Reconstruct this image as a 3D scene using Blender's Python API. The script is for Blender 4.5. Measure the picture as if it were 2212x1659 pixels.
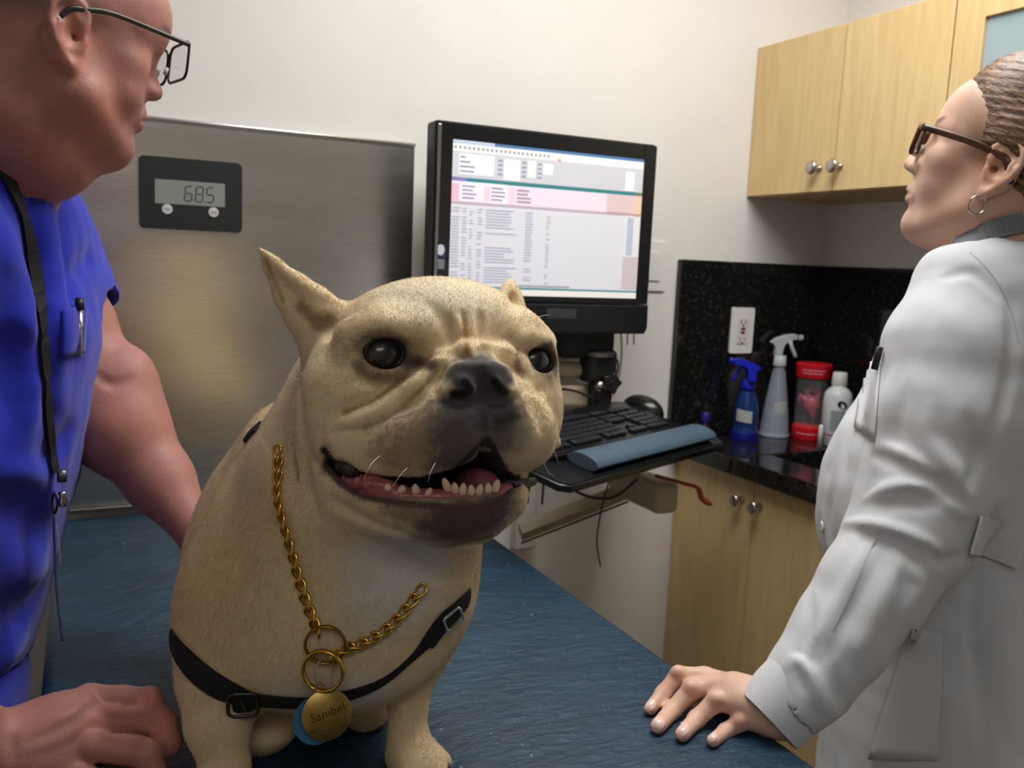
import bpy, bmesh, math, time
import numpy as np
from mathutils import Vector, Matrix
T0 = time.time()
for o in list(bpy.data.objects): bpy.data.objects.remove(o)
S = bpy.context.scene; COL = S.collection
R = math.radians
# ------------------------------------------------------------------ camera, light, exposure
CZ = 1.36                       # lens height above the floor
FPX = 1900.0                    # focal length in pixels of the 2212 px wide frame
def _rot(p, r, yaw):
    cy, sy = math.cos(yaw), math.sin(yaw)
    f = np.array([sy*math.cos(p), cy*math.cos(p), -math.sin(p)]); right = np.array([cy, -sy, 0.]); up = np.cross(right, f)
    r2 = math.cos(r)*right + math.sin(r)*up
    return np.array([r2, np.cross(r2, f), f])
CM = _rot(R(8.0), R(2.48), R(26.3))
def P(px, py, d):
    """point seen at pixel px,py at distance d along the view axis"""
    v = CM.T @ (np.array([(px-1106)/FPX, -(py-829.5)/FPX, 1.0])*d)
    return np.array([v[0], v[1], v[2]+CZ])
def PZ(px, py, z):
    v = CM.T @ np.array([(px-1106)/FPX, -(py-829.5)/FPX, 1.0]); t = (z-CZ)/v[2]
    return v*t + np.array([0, 0, CZ])
def PR(p):
    """world points (n,3) -> pixel x, pixel y, distance"""
    c = (np.atleast_2d(p)-np.array([0, 0, CZ])) @ CM.T
    return 1106+FPX*c[:, 0]/c[:, 2], 829.5-FPX*c[:, 1]/c[:, 2], c[:, 2]
cam = bpy.data.objects.new('camera', bpy.data.cameras.new('camera')); COL.objects.link(cam); S.camera = cam
cam.data.sensor_width = 36; cam.data.lens = FPX/2212*36; cam.data.clip_start = .02
cam.matrix_world = Matrix(((CM[0][0], CM[1][0], -CM[2][0], 0), (CM[0][1], CM[1][1], -CM[2][1], 0), (CM[0][2], CM[1][2], -CM[2][2], CZ), (0, 0, 0, 1)))
cam.data.dof.use_dof = True; cam.data.dof.focus_distance = .74; cam.data.dof.aperture_fstop = 11
S.view_settings.view_transform = 'Standard'; S.view_settings.look = 'None'
S.view_settings.exposure = -0.14; S.view_settings.gamma = 1; S.view_settings.use_curve_mapping = False
W_ = bpy.data.worlds.new('world'); S.world = W_; W_.use_nodes = True
W_.node_tree.nodes['Background'].inputs[0].default_value = (.9, .92, 1, 1); W_.node_tree.nodes['Background'].inputs[1].default_value = .05
LAMPS = [(.88, .95, 1.2, .6, 12.5), (-.3, -.9, 1.2, .6, 4.0)]      # ceiling troffers, the second an unseen added fill: x, y, length, width, emission
# ------------------------------------------------------------------ materials
def lin(c):
    c = [v/255 for v in c]
    return tuple(v/12.92 if v <= .04045 else ((v+.055)/1.055)**2.4 for v in c)+(1,)
class NT:
    def __init__(s, name):
        s.m = bpy.data.materials.new(name); s.m.use_nodes = True; s.t = s.m.node_tree; s.b = s.t.nodes['Principled BSDF']
    def n(s, typ, **k):
        x = s.t.nodes.new(typ)
        for a, v in k.items():
            if a.startswith('i_'):
                q = a[2:]; q = int(q) if q.isdigit() else q.replace('_', ' ')
                x.inputs[q].default_value = v
            else: setattr(x, a, v)
        return x
    def l(s, a, b): s.t.links.new(a, b)
    def set(s, **k):
        for a, v in k.items(): s.b.inputs[a.replace('_', ' ')].default_value = v
        return s
def mat(name, rgb, rough=.5, metal=0, var=.06, scale=30, bump=0, bscale=200, stretch=(1, 1, 1), spec=.5, coat=0, alpha=None, trans=0, sss=0, sheen=0, ior=1.45):
    """procedural surface: colour with a slight noise variation and a fine relief"""
    M = NT(name); M.set(Roughness=rough, Metallic=metal, IOR=ior); M.b.inputs['Specular IOR Level'].default_value = spec
    M.b.inputs['Coat Weight'].default_value = coat; M.b.inputs['Transmission Weight'].default_value = trans
    if sss: M.b.inputs['Subsurface Weight'].default_value = sss; M.b.inputs['Subsurface Scale'].default_value = .008; M.b.inputs['Subsurface Radius'].default_value = (1, .35, .2)
    if sheen: M.b.inputs['Sheen Weight'].default_value = sheen
    c = lin(rgb); tc = M.n('ShaderNodeTexCoord'); mp = M.n('ShaderNodeMapping'); M.l(tc.outputs['Object'], mp.inputs[0]); mp.inputs['Scale'].default_value = stretch
    nz = M.n('ShaderNodeTexNoise', i_Scale=scale, i_Detail=5.0); M.l(mp.outputs[0], nz.inputs[0])
    rp = M.n('ShaderNodeValToRGB'); M.l(nz.outputs[0], rp.inputs[0])
    e = rp.color_ramp.elements; e[0].position = .3; e[1].position = .7
    e[0].color = tuple(max(0, v*(1-var)) for v in c[:3])+(1,); e[1].color = tuple(min(1, v*(1+var)) for v in c[:3])+(1,)
    M.l(rp.outputs[0], M.b.inputs['Base Color'])
    if bump:
        n2 = M.n('ShaderNodeTexNoise', i_Scale=bscale, i_Detail=4.0); M.l(mp.outputs[0], n2.inputs[0])
        bp = M.n('ShaderNodeBump', i_Strength=bump, i_Distance=.002); M.l(n2.outputs[0], bp.inputs['Height']); M.l(bp.outputs[0], M.b.inputs['Normal'])
    if alpha is not None: M.b.inputs['Alpha'].default_value = alpha
    return M.m
def emis(name, rgb, st):
    M = NT(name); M.set(Roughness=.6); M.b.inputs['Base Color'].default_value = lin(rgb); M.b.inputs['Emission Color'].default_value = lin(rgb); M.b.inputs['Emission Strength'].default_value = st
    return M.m
def vcol(name, rough=.6, bump=0, bscale=300, sss=0, spec=.4, sheen=0, var=0, vscale=60, stretch=(1, 1, 1), dist=.001, coat=0):
    """colour read from the mesh's own pigment attribute, with procedural mottling"""
    M = NT(name); M.set(Roughness=rough); M.b.inputs['Specular IOR Level'].default_value = spec; M.b.inputs['Sheen Weight'].default_value = sheen; M.b.inputs['Coat Weight'].default_value = coat
    if sss: M.b.inputs['Subsurface Weight'].default_value = sss; M.b.inputs['Subsurface Scale'].default_value = .006; M.b.inputs['Subsurface Radius'].default_value = (1, .35, .2)
    at = M.n('ShaderNodeVertexColor', layer_name='pig'); tc = M.n('ShaderNodeTexCoord'); mp = M.n('ShaderNodeMapping'); M.l(tc.outputs['Object'], mp.inputs[0]); mp.inputs['Scale'].default_value = stretch
    nz = M.n('ShaderNodeTexNoise', i_Scale=vscale, i_Detail=6.0, i_Roughness=.65); M.l(mp.outputs[0], nz.inputs[0])
    mr = M.n('ShaderNodeMapRange', i_1=.25, i_2=.75, i_3=1-var, i_4=1+var); M.l(nz.outputs[0], mr.inputs[0])
    mx = M.n('ShaderNodeVectorMath', operation='SCALE'); M.l(at.outputs[0], mx.inputs[0]); M.l(mr.outputs[0], mx.inputs['Scale']); M.l(mx.outputs[0], M.b.inputs['Base Color'])
    if bump:
        n2 = M.n('ShaderNodeTexNoise', i_Scale=bscale, i_Detail=5.0); M.l(mp.outputs[0], n2.inputs[0])
        bp = M.n('ShaderNodeBump', i_Strength=bump, i_Distance=dist); M.l(n2.outputs[0], bp.inputs['Height']); M.l(bp.outputs[0], M.b.inputs['Normal'])
    return M.m
# ------------------------------------------------------------------ object helpers
def thing(name, label, cat, loc=(0, 0, 0), group=None, rot=None):
    o = bpy.data.objects.new(name, None); COL.objects.link(o); o.location = loc; o.empty_display_size = .05
    if rot is not None: o.rotation_euler = rot
    return tag(o, label, cat, group)
def tag(o, label=None, cat=None, group=None, kind=None):
    if label: o['label'] = label
    if cat: o['category'] = cat
    if group: o['group'] = group
    if kind: o['kind'] = kind
    return o
def mesh_obj(name, me, m, parent=None, world=True, smooth=None, label=None):
    """links a mesh; mesh coordinates are world ones unless world=False, then they are the parent's own"""
    o = bpy.data.objects.new(name, me); COL.objects.link(o)
    if m is not None and not me.materials: me.materials.append(m)
    if parent is not None:
        o.parent = parent
        if world: bpy.context.view_layer.update(); o.matrix_parent_inverse = parent.matrix_world.inverted()
    if smooth is not None:
        for p in me.polygons: p.use_smooth = smooth
    if label: o['label'] = label
    return o
def obj(name, bm, m, parent=None, world=True, smooth=None, label=None, ang=None):
    bmesh.ops.recalc_face_normals(bm, faces=bm.faces)
    me = bpy.data.meshes.new(name); bm.to_mesh(me); bm.free()
    if ang:
        for p in me.polygons: p.use_smooth = True
        me.set_sharp_from_angle(angle=R(ang))
    return mesh_obj(name, me, m, parent, world, smooth, label)
def box(x0, x1, y0, y1, z0, z1, bev=0, seg=2, bm=None):
    b = bm or bmesh.new(); r = bmesh.ops.create_cube(b, size=1)
    for v in r['verts']: v.co = Vector(((x0+x1)/2+v.co.x*(x1-x0), (y0+y1)/2+v.co.y*(y1-y0), (z0+z1)/2+v.co.z*(z1-z0)))
    if bev:
        ed = list({e for v in r['verts'] for e in v.link_edges}); bmesh.ops.bevel(b, geom=ed, offset=bev, segments=seg, affect='EDGES', profile=.5)
    return b
def lathe(prof, n=32, bm=None, mtx=None):
    """prof: list of (radius, z)"""
    b = bm or bmesh.new(); rings = []
    for r, z in prof:
        if r < 1e-6: rings.append([b.verts.new((0, 0, z))])
        else: rings.append([b.verts.new((r*math.cos(2*math.pi*i/n), r*math.sin(2*math.pi*i/n), z)) for i in range(n)])
    for A, B in zip(rings, rings[1:]):
        for i in range(n):
            j = (i+1) % n
            if len(A) == 1 and len(B) == 1: continue
            if len(A) == 1: b.faces.new((A[0], B[i], B[j]))
            elif len(B) == 1: b.faces.new((A[i], A[j], B[0]))
            else: b.faces.new((A[i], A[j], B[j], B[i]))
    if mtx is not None:
        for v in [v for q in rings for v in q]: v.co = mtx @ v.co
    return b
def tube(pts, r, n=8, bm=None, closed=False, flat=None, up=None):
    """sweep a circle (or an oval: flat=(width,height)) along pts"""
    b = bm or bmesh.new(); pts = [Vector(p) for p in pts]; N = len(pts); rings = []; prev = None
    for i, p in enumerate(pts):
        if closed: t = pts[(i+1) % N]-pts[i-1]
        else: t = pts[min(i+1, N-1)]-pts[max(i-1, 0)]
        t.normalize()
        if up is not None: u = Vector(up[i] if isinstance(up, list) else up)
        else: u = prev if prev is not None else (Vector((0, 0, 1)) if abs(t.z) < .9 else Vector((1, 0, 0)))
        u = (u-t*u.dot(t)).normalized(); prev = u; w = t.cross(u)
        rr = r[i] if isinstance(r, (list, tuple)) else r
        a, c = (rr, rr) if flat is None else flat
        rings.append([b.verts.new(p+w*(a*math.cos(2*math.pi*k/n))+u*(c*math.sin(2*math.pi*k/n))) for k in range(n)])
    for i in range(N if closed else N-1):
        A, B = rings[i], rings[(i+1) % N]
        for k in range(n): b.faces.new((A[k], A[(k+1) % n], B[(k+1) % n], B[k]))
    if not closed: b.faces.new(rings[0][::-1]); b.faces.new(rings[-1])
    return b
def spline(pts, n=8, closed=False):
    """Catmull-Rom through pts"""
    pts = [np.array(p, float) for p in pts]; N = len(pts); out = []
    rng = range(N if closed else N-1)
    for i in rng:
        if closed: a, b, c, d = pts[i-1], pts[i], pts[(i+1) % N], pts[(i+2) % N]
        else: a, b, c, d = pts[max(i-1, 0)], pts[i], pts[i+1], pts[min(i+2, N-1)]
        for k in range(n):
            t = k/n; out.append(.5*((2*b)+(-a+c)*t+(2*a-5*b+4*c-d)*t*t+(-a+3*b-3*c+d)*t**3))
    if not closed: out.append(pts[-1])
    return out
def prism(poly, th, mtx, bev=0, bm=None):
    """polygon in local xy, extruded -th..0 along z, moved by mtx"""
    b = bm or bmesh.new(); lo = [b.verts.new((x, y, -th)) for x, y in poly]; hi = [b.verts.new((x, y, 0)) for x, y in poly]
    f = [b.faces.new(hi), b.faces.new(lo[::-1])]; n = len(poly)
    for i in range(n): b.faces.new((lo[i], lo[(i+1) % n], hi[(i+1) % n], hi[i]))
    vs = lo+hi
    if bev:
        r = bmesh.ops.bevel(b, geom=list(f[0].edges), offset=bev, segments=3, affect='EDGES'); vs = b.verts
    for v in list(vs): v.co = mtx @ v.co
    return b
def rrect(w, h, r, n=6, cx=0, cy=0):
    o = []
    for sx, sy, a in ((1, 1, 0), (-1, 1, 90), (-1, -1, 180), (1, -1, 270)):
        for i in range(n+1):
            t = R(a+90*i/n); o.append((cx+sx*(w/2-r)+r*math.cos(t), cy+sy*(h/2-r)+r*math.sin(t)))
    return o
def frame(o, x, y, z=None):
    """matrix from origin and x,y axes"""
    x = Vector(x).normalized(); z_ = x.cross(Vector(y)).normalized(); y = z_.cross(x)
    return Matrix(((x.x, y.x, z_.x, o[0]), (x.y, y.y, z_.y, o[1]), (x.z, y.z, z_.z, o[2]), (0, 0, 0, 1)))
def text_bm(s, size, mtx, depth=.0006, spacing=1.0):
    c = bpy.data.curves.new('lettering', 'FONT'); c.body = s; c.size = size; c.extrude = depth; c.align_x = 'CENTER'; c.align_y = 'CENTER'; c.space_character = spacing; c.resolution_u = 3
    o = bpy.data.objects.new('lettering', c); COL.objects.link(o); bpy.context.view_layer.update()
    me = bpy.data.meshes.new_from_object(o); b = bmesh.new(); b.from_mesh(me)
    for v in b.verts: v.co = mtx @ v.co
    bpy.data.objects.remove(o); bpy.data.curves.remove(c); bpy.data.meshes.remove(me)
    return b
# ------------------------------------------------------------------ implicit-surface sculpting (one continuous skin per body)
def sm_min(a, b, k):
    h = np.maximum(k-np.abs(a-b), 0)/k
    return np.minimum(a, b)-h*h*k*.25
class Clay:
    def __init__(s): s.p = []
    def add(s, fn, lo, hi, k, op): s.p.append((fn, np.array(lo), np.array(hi), k, op)); return s
    def ell(s, c, r, k=.02, op='u', rot=None):
        """ellipsoid: centre, radii along rot rows (default the camera's right, up, away axes)"""
        c = np.array(c, float); r = np.array(r, float)*np.ones(3); B = CM if rot is None else rot
        def fn(q):
            l = (q-c) @ B.T; a = np.sqrt(((l/r)**2).sum(-1)); g = np.sqrt(((l/(r*r))**2).sum(-1))
            return a*(a-1)/np.maximum(g, 1e-6)
        m = r.max()*1.0; return s.add(fn, c-m, c+m, k, op)
    def rod(s, pts, rad, k=.02, op='u', ik=None, flat=None):
        """tapered chain through pts with a radius each; flat=(axis, factor) squashes it along a world axis"""
        pts = [np.array(p, float) for p in pts]; rad = list(rad) if hasattr(rad, '__len__') else [rad]*len(pts)
        if flat is not None: ax = np.array(flat[0], float); ax /= np.linalg.norm(ax); ff = flat[1]-1
        o = pts[0]
        def fn(q):
            if flat is not None: q = q+((q-o) @ ax)[..., None]*ax*ff
            d = None
            for i in range(len(pts)-1):
                a, b = pts[i], pts[i+1]
                if flat is not None: a = a+((a-o) @ ax)*ax*ff; b = b+((b-o) @ ax)*ax*ff
                ba = b-a; h = np.clip(((q-a) @ ba)/max(ba @ ba, 1e-12), 0, 1)
                e = np.linalg.norm(q-a-h[..., None]*ba, axis=-1)-(rad[i]+(rad[i+1]-rad[i])*h)
                d = e if d is None else (np.minimum(d, e) if not ik else sm_min(d, e, ik))
            return d
        m = max(rad); A = np.array(pts); return s.add(fn, A.min(0)-m, A.max(0)+m, k, op)
    def ev(s, q, lo=None, hi=None, pad=0):
        d = np.full(q.shape[:-1], 9.0, np.float32)
        for fn, a, b, k, op in s.p:
            if lo is not None:
                m = np.all((hi > a-pad-k) & (lo < b+pad+k), axis=-1)
                if not m.any(): continue
                dd = fn(q[m]).astype(np.float32); o = d[m]
            else: m = slice(None); dd = fn(q).astype(np.float32); o = d
            if op == 'u': v = sm_min(o, dd, k)
            elif op == 's': v = -sm_min(-o, dd, k)
            elif op == 'i': v = -sm_min(-o, -dd, k)
            d[m] = v
        return d
    def mesh(s, h, post=None):
        B = 8; lo = np.min([p[1] for p in s.p if p[4] == 'u'], 0)-h*12; hi = np.max([p[2] for p in s.p if p[4] == 'u'], 0)+h*12
        nb = np.ceil((hi-lo)/(B*h)).astype(int); bi = np.stack(np.meshgrid(*[np.arange(n) for n in nb], indexing='ij'), -1).reshape(-1, 3)
        bc = lo+(bi+.5)*B*h; dc = s.ev(bc)
        for it in range(1): act = np.abs(dc) < B*h*1.6
        D = np.repeat(np.repeat(np.repeat(dc.reshape(nb), B, 0), B, 1), B, 2).astype(np.float32)
        off = np.stack(np.meshgrid(*[np.arange(B)]*3, indexing='ij'), -1).reshape(-1, 3)
        ai = bi[act]; CH = 4000
        for i in range(0, len(ai), CH):
            a = ai[i:i+CH]; q = (lo+(a[:, None, :]*B+off[None])*h).astype(np.float32); l_ = lo+a*B*h
            d = s.ev(q, l_, l_+B*h, pad=B*h*1.0+.003)
            if post is not None: d = post(q, d)
            ix = (a[:, None, :]*B+off[None]).reshape(-1, 3); D[ix[:, 0], ix[:, 1], ix[:, 2]] = d.ravel()
        return nets(D, lo, h)
def nets(D, lo, h):
    sg = D < 0; c = sg[:-1, :-1, :-1].astype(np.int8)
    for dx, dy, dz in ((1, 0, 0), (0, 1, 0), (0, 0, 1), (1, 1, 0), (1, 0, 1), (0, 1, 1), (1, 1, 1)):
        c = c+sg[dx:D.shape[0]-1+dx, dy:D.shape[1]-1+dy, dz:D.shape[2]-1+dz]
    cell = np.argwhere((c > 0) & (c < 8)); idm = np.full(c.shape, -1, np.int32); idm[cell[:, 0], cell[:, 1], cell[:, 2]] = np.arange(len(cell))
    cor = np.array([(x, y, z) for x in (0, 1) for y in (0, 1) for z in (0, 1)]); acc = np.zeros((len(cell), 3)); cnt = np.zeros(len(cell))
    V = [D[cell[:, 0]+a, cell[:, 1]+b, cell[:, 2]+e] for a, b, e in cor]
    for i in range(8):
        for j in range(i+1, 8):
            if np.abs(cor[i]-cor[j]).sum() != 1: continue
            m = (V[i] < 0) != (V[j] < 0); t = np.zeros(len(cell)); t[m] = V[i][m]/(V[i][m]-V[j][m])
            acc[m] += cor[i]+(cor[j]-cor[i])*t[m][:, None]; cnt += m
    vt = lo+(cell+acc/cnt[:, None])*h; F = []
    for ax in range(3):
        sl = [slice(None)]*3; s2 = [slice(None)]*3; sl[ax] = slice(0, -1); s2[ax] = slice(1, None)
        e = np.argwhere(sg[tuple(sl)] != sg[tuple(s2)]); o1, o2 = [(1, 2), (2, 0), (0, 1)][ax]
        ok = (e[:, o1] > 0) & (e[:, o2] > 0) & (e[:, o1] < c.shape[o1]) & (e[:, o2] < c.shape[o2]) & (e[:, ax] < c.shape[ax]); e = e[ok]
        q = []
        for a, b in ((-1, -1), (0, -1), (0, 0), (-1, 0)):
            k = e.copy(); k[:, o1] += a; k[:, o2] += b; q.append(idm[k[:, 0], k[:, 1], k[:, 2]])
        q = np.stack(q, -1); fl = ~sg[e[:, 0], e[:, 1], e[:, 2]]; q[fl] = q[fl][:, ::-1]; F.append(q)
    F = np.concatenate(F); F = F[(F >= 0).all(1)]
    return vt, F
def np_mesh(name, vt, F, relax=1):
    me = bpy.data.meshes.new(name); n = len(vt); k = F.shape[1]
    for _ in range(relax):
        i0 = np.concatenate([F[:, a] for a in (0, 1, 2, 3, 1, 2, 3, 0)]); i1 = np.concatenate([F[:, a] for a in (1, 2, 3, 0, 0, 1, 2, 3)])
        cn = np.bincount(i0, minlength=n); acc = np.stack([np.bincount(i0, vt[i1, k_], minlength=n) for k_ in range(3)], 1)
        vt = vt*.4+.6*acc/np.maximum(cn, 1)[:, None]
    me.vertices.add(n); me.vertices.foreach_set('co', vt.astype(np.float32).ravel())
    me.loops.add(F.size); me.loops.foreach_set('vertex_index', F.astype(np.int32).ravel())
    me.polygons.add(len(F)); me.polygons.foreach_set('loop_start', np.arange(0, F.size, k, dtype=np.int32)); me.polygons.foreach_set('loop_total', np.full(len(F), k, np.int32))
    me.update(); me.validate(); me.polygons.foreach_set('use_smooth', np.ones(len(me.polygons), bool)); me.update()
    return me, vt
def pigment(me, vt, base, spots):
    """pigment of the coat or skin: (centre, radii, colour, softness, strength) blobs on a base colour, in order"""
    c = np.tile(np.array(lin(base)[:3]), (len(vt), 1))
    for ctr, rad, col, soft, st in spots:
        ctr = np.array(ctr); m = np.nonzero((np.abs(vt-ctr) < np.max(rad)).all(1))[0]
        if not len(m): continue
        l = ((vt[m]-ctr) @ CM.T)/(np.array(rad)*np.ones(3)); d = np.sqrt((l**2).sum(1))*(1+.10*wob(vt[m], 160, 3)+.07*wob(vt[m], 420, 2)); w = np.clip((1-d)/soft, 0, 1); w = (w*w*(3-2*w)*st)[:, None]
        c[m] = c[m]*(1-w)+np.array(lin(col)[:3])*w
    at = me.color_attributes.new('pig', 'FLOAT_COLOR', 'POINT'); at.data.foreach_set('color', np.c_[c, np.ones(len(c))].astype(np.float32).ravel())
    return c
def clay_obj(name, clay, h, m, parent, base, spots=(), relax=1, post=None, label=None):
    vt, F = clay.mesh(h, post); me, vt = np_mesh(name, vt, F, relax); pigment(me, vt, base, spots)
    return mesh_obj(name, me, m, parent, True, None, label), vt
# band-limited noise usable on arrays
_rng = np.random.RandomState(7)
_wv = [(_rng.normal(size=3), _rng.rand()*6.28) for _ in range(24)]
def wob(q, freq, seed=0):
    s = 0
    for i in range(6):
        w, ph = _wv[(seed*5+i) % 24]; s = s+np.sin(q @ (w*freq)+ph)
    return s/3.5
from mathutils.bvhtree import BVHTree
CAM0 = np.array([0, 0, CZ])
def shell_bvh(vt, me): return BVHTree.FromPolygons([tuple(v) for v in vt], [tuple(p.vertices) for p in me.polygons])
def hit_on(bv, x, y, off=0.0):
    v = Vector(P(x, y, 1)-CAM0).normalized(); loc, nor, idx, dd = bv.ray_cast(Vector(CAM0), v)
    if loc is None: return None, None
    if nor.dot(v) > 0: nor = -nor
    return loc+nor*off, nor
def folded(clay, h0, folds, k=.012, kk=None):
    """press folds and creases into cloth or skin: (pixel path, radius, raise(+)/press(-) offset)"""
    vt, F = clay.mesh(h0); bv = BVHTree.FromPolygons([tuple(v) for v in vt], [tuple(f) for f in F])
    for path, r, off in folds:
        pts = [hit_on(bv, a, b)[0:2] for a, b, _ in spline([(a, b, 0) for a, b in path], 5)]; pts = [(p, n) for p, n in pts if p is not None]
        if len(pts) < 2: continue
        n_ = len(pts); rad = [r*(.35+.65*math.sin(math.pi*(i+.5)/n_)) for i in range(n_)]
        dd = [np.linalg.norm(np.array(p)-CAM0) for p, _ in pts]; md = np.median(dd)
        pts2 = [(p, n, q) for (p, n), q, d_ in zip(pts, rad, dd) if abs(d_-md) < .12]
        if len(pts2) < 2: continue
        clay.rod([np.array(p+n*off) for p, n, q in pts2], [q for p, n, q in pts2], kk or k, 'u' if off <= 0 and r > 0 else 's')
    return clay
def raise_(path, r=.007, d=.003): return (path, r, -(r-d))
def press(path, r=.007, d=.003): return (path, r, r-d)
# NB: raise_ sinks a rod so only d stands proud; press lifts a cutting rod so it bites d deep
# ================================================================== SETTING
WY, RX, TZ = 1.765, 1.786, .86          # back wall, right wall, table top height
def wallmat(name, rgb):
    return mat(name, rgb, rough=.75, var=.02, scale=6, bump=.12, bscale=260, spec=.25)
m_wall = wallmat('wall_paint', (223, 220, 215)); m_ceil = wallmat('ceiling_paint', (232, 231, 228))
m_floor = mat('floor_vinyl', (104, 94, 82), rough=.45, var=.12, scale=14)
def struct(name, bm, m, label=None):
    o = obj(name, bm, m); o['kind'] = 'structure'
    return o
LX, FY, HZ = -1.7, -2.1, 2.44
struct('wall_back', box(LX-.1, RX+.1, WY, WY+.1, 0, HZ), m_wall)
struct('wall_right', box(RX, RX+.1, FY, WY, 0, HZ), m_wall)
struct('wall_left', box(LX-.1, LX, FY, WY, 0, HZ), m_wall)
struct('wall_front', box(LX-.1, RX+.1, FY-.1, FY, 0, HZ), m_wall)
struct('floor', box(LX-.1, RX+.1, FY-.1, WY+.1, -.1, 0), m_floor)
struct('ceiling', box(LX-.1, RX+.1, FY-.1, WY+.1, HZ, HZ+.1), m_ceil)
m_trim = mat('rubber_base', (92, 84, 74), rough=.5)
struct('baseboard_back', box(LX, 1.34, WY-.008, WY, 0, .1, .003), m_trim)
struct('baseboard_left', box(LX, LX+.008, FY, WY-.008, 0, .1, .003), m_trim)
m_doorw = mat('door_wood', (150, 112, 72), rough=.45, var=.12, scale=10, stretch=(8, 8, 1))
d = struct('door_1', box(-.9, .02, FY, FY+.035, 0, 2.05, .003), m_doorw)
obj('door_handle', lathe([(.0, 0), (.012, 0), (.012, .04), (.026, .045), (.028, .06), (.018, .07), (0, .07)], 20, mtx=Matrix.Translation((-.05, FY+.035, 1.0)) @ Matrix.Rotation(R(-90), 4, 'X')), mat('door_steel', (170, 170, 168), .3, 1), d, smooth=True)
m_lampframe = mat('lamp_housing', (235, 235, 232), .4)
for i, (lx, ly, ll, lw, e) in enumerate(LAMPS):
    t = thing('ceiling_light', 'long ceiling troffer over the examination table' if i == 0 else 'unseen ceiling troffer added behind the camera to lift the room light', 'light', (lx, ly, HZ-.03))
    b = box(lx-ll/2-.03, lx+ll/2+.03, ly-lw/2-.03, ly-lw/2, HZ-.04, HZ)
    for a in ((lx-ll/2-.03, lx+ll/2+.03, ly+lw/2, ly+lw/2+.03), (lx-ll/2-.03, lx-ll/2, ly-lw/2, ly+lw/2), (lx+ll/2, lx+ll/2+.03, ly-lw/2, ly+lw/2)): box(*a, HZ-.04, HZ, bm=b)
    obj('frame', b, m_lampframe, t)
    obj('diffuser', box(lx-ll/2, lx+ll/2, ly-lw/2, ly+lw/2, HZ-.03, HZ-.015), emis('lamp_glow_%d' % i, (255, 253, 250), e), t)
t = thing('unseen_shelf', 'long dark unseen shelf added behind the camera for the steel panel to reflect', 'shelf', (0, FY, 1.33))  # unseen, added to give the steel panel a dark reflected band
m_dk = mat('dark_laminate', (62, 54, 50), .5)
obj('shelf_board', box(.25, 1.7, FY+.0005, FY+.28, 1.27, 1.31, .002, 1), m_dk, t); obj('back_rail', box(.25, 1.7, FY+.0005, FY+.02, 1.3105, 1.42, .002, 1), m_dk, t)
for x_ in (.4, 1.5): obj('bracket', box(x_, x_+.03, FY+.0005, FY+.22, 1.15, 1.2695, .002, 1), m_dk, t)
struct('unseen_rail_1', box(.05, RX, FY, FY+.015, 1.93, 1.97, .002), mat('rail_paint', (150, 142, 130), .5))  # unseen rail, added as a thin line in the steel panel's reflection
t = thing('unseen_cabinet', 'low brown unseen cabinet added behind the camera for the steel panel to reflect', 'cabinet', (1.0, FY+.25, 0)); obj('carcass', box(.3, 1.7, FY+.0005, FY+.45, 0, .84, .004, 1), mat('walnut_laminate', (112, 92, 70), .5), t); obj('top', box(.29, 1.71, FY+.0005, FY+.47, .8405, .87, .004, 1), m_dk, t)  # unseen, added as the brown lower part of the steel reflection
# ------------------------------------------------------------------ wood
def woodmat(name, a, b_, rough=.45):
    M = NT(name); M.set(Roughness=rough); tc = M.n('ShaderNodeTexCoord'); mp = M.n('ShaderNodeMapping'); mp.inputs['Scale'].default_value = (6, 6, .55)
    M.l(tc.outputs['Object'], mp.inputs[0]); n = M.n('ShaderNodeTexNoise', i_Scale=9.0, i_Detail=6.0, i_Roughness=.6, i_Distortion=.35); M.l(mp.outputs[0], n.inputs[0])
    n3 = M.n('ShaderNodeTexNoise', i_Scale=60.0, i_Detail=3.0); M.l(mp.outputs[0], n3.inputs[0])
    ad = M.n('ShaderNodeMath', operation='MULTIPLY_ADD', i_1=.35); M.l(n3.outputs[0], ad.inputs[0]); M.l(n.outputs[0], ad.inputs[2])
    rp = M.n('ShaderNodeValToRGB'); e = rp.color_ramp.elements; e[0].position = .45; e[1].position = .9; e[0].color = lin(a); e[1].color = lin(b_)
    M.l(ad.outputs[0], rp.inputs[0]); M.l(rp.outputs[0], M.b.inputs['Base Color'])
    bp = M.n('ShaderNodeBump', i_Strength=.08, i_Distance=.001); M.l(n3.outputs[0], bp.inputs['Height']); M.l(bp.outputs[0], M.b.inputs['Normal'])
    return M.m
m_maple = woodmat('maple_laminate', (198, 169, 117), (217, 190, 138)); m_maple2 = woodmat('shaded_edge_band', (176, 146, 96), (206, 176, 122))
m_gap = mat('cabinet_carcass', (150, 120, 78), .7); m_nickel = mat('brushed_nickel', (178, 174, 166), .28, 1, var=.05, scale=80)
KN = [(0, 0), (.0085, 0), (.0085, .003), (.005, .006), (.0048, .014), (.009, .018), (.0145, .022), (.0155, .026), (.013, .0295), (.007, .031), (0, .0312)]
knob_me = None
def knob(parent, x, y, z):
    global knob_me
    if knob_me is None:
        b = lathe(KN, 28, mtx=Matrix.Rotation(R(-90), 4, 'Y')); knob_me = bpy.data.meshes.new('knob'); bmesh.ops.recalc_face_normals(b, faces=b.faces); b.to_mesh(knob_me); b.free()
        for p in knob_me.polygons: p.use_smooth = True
        knob_me.materials.append(m_nickel)
    k = bpy.data.objects.new('knob', knob_me); COL.objects.link(k); k.parent = parent; k.location = (x, y, z)
    return k
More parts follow.
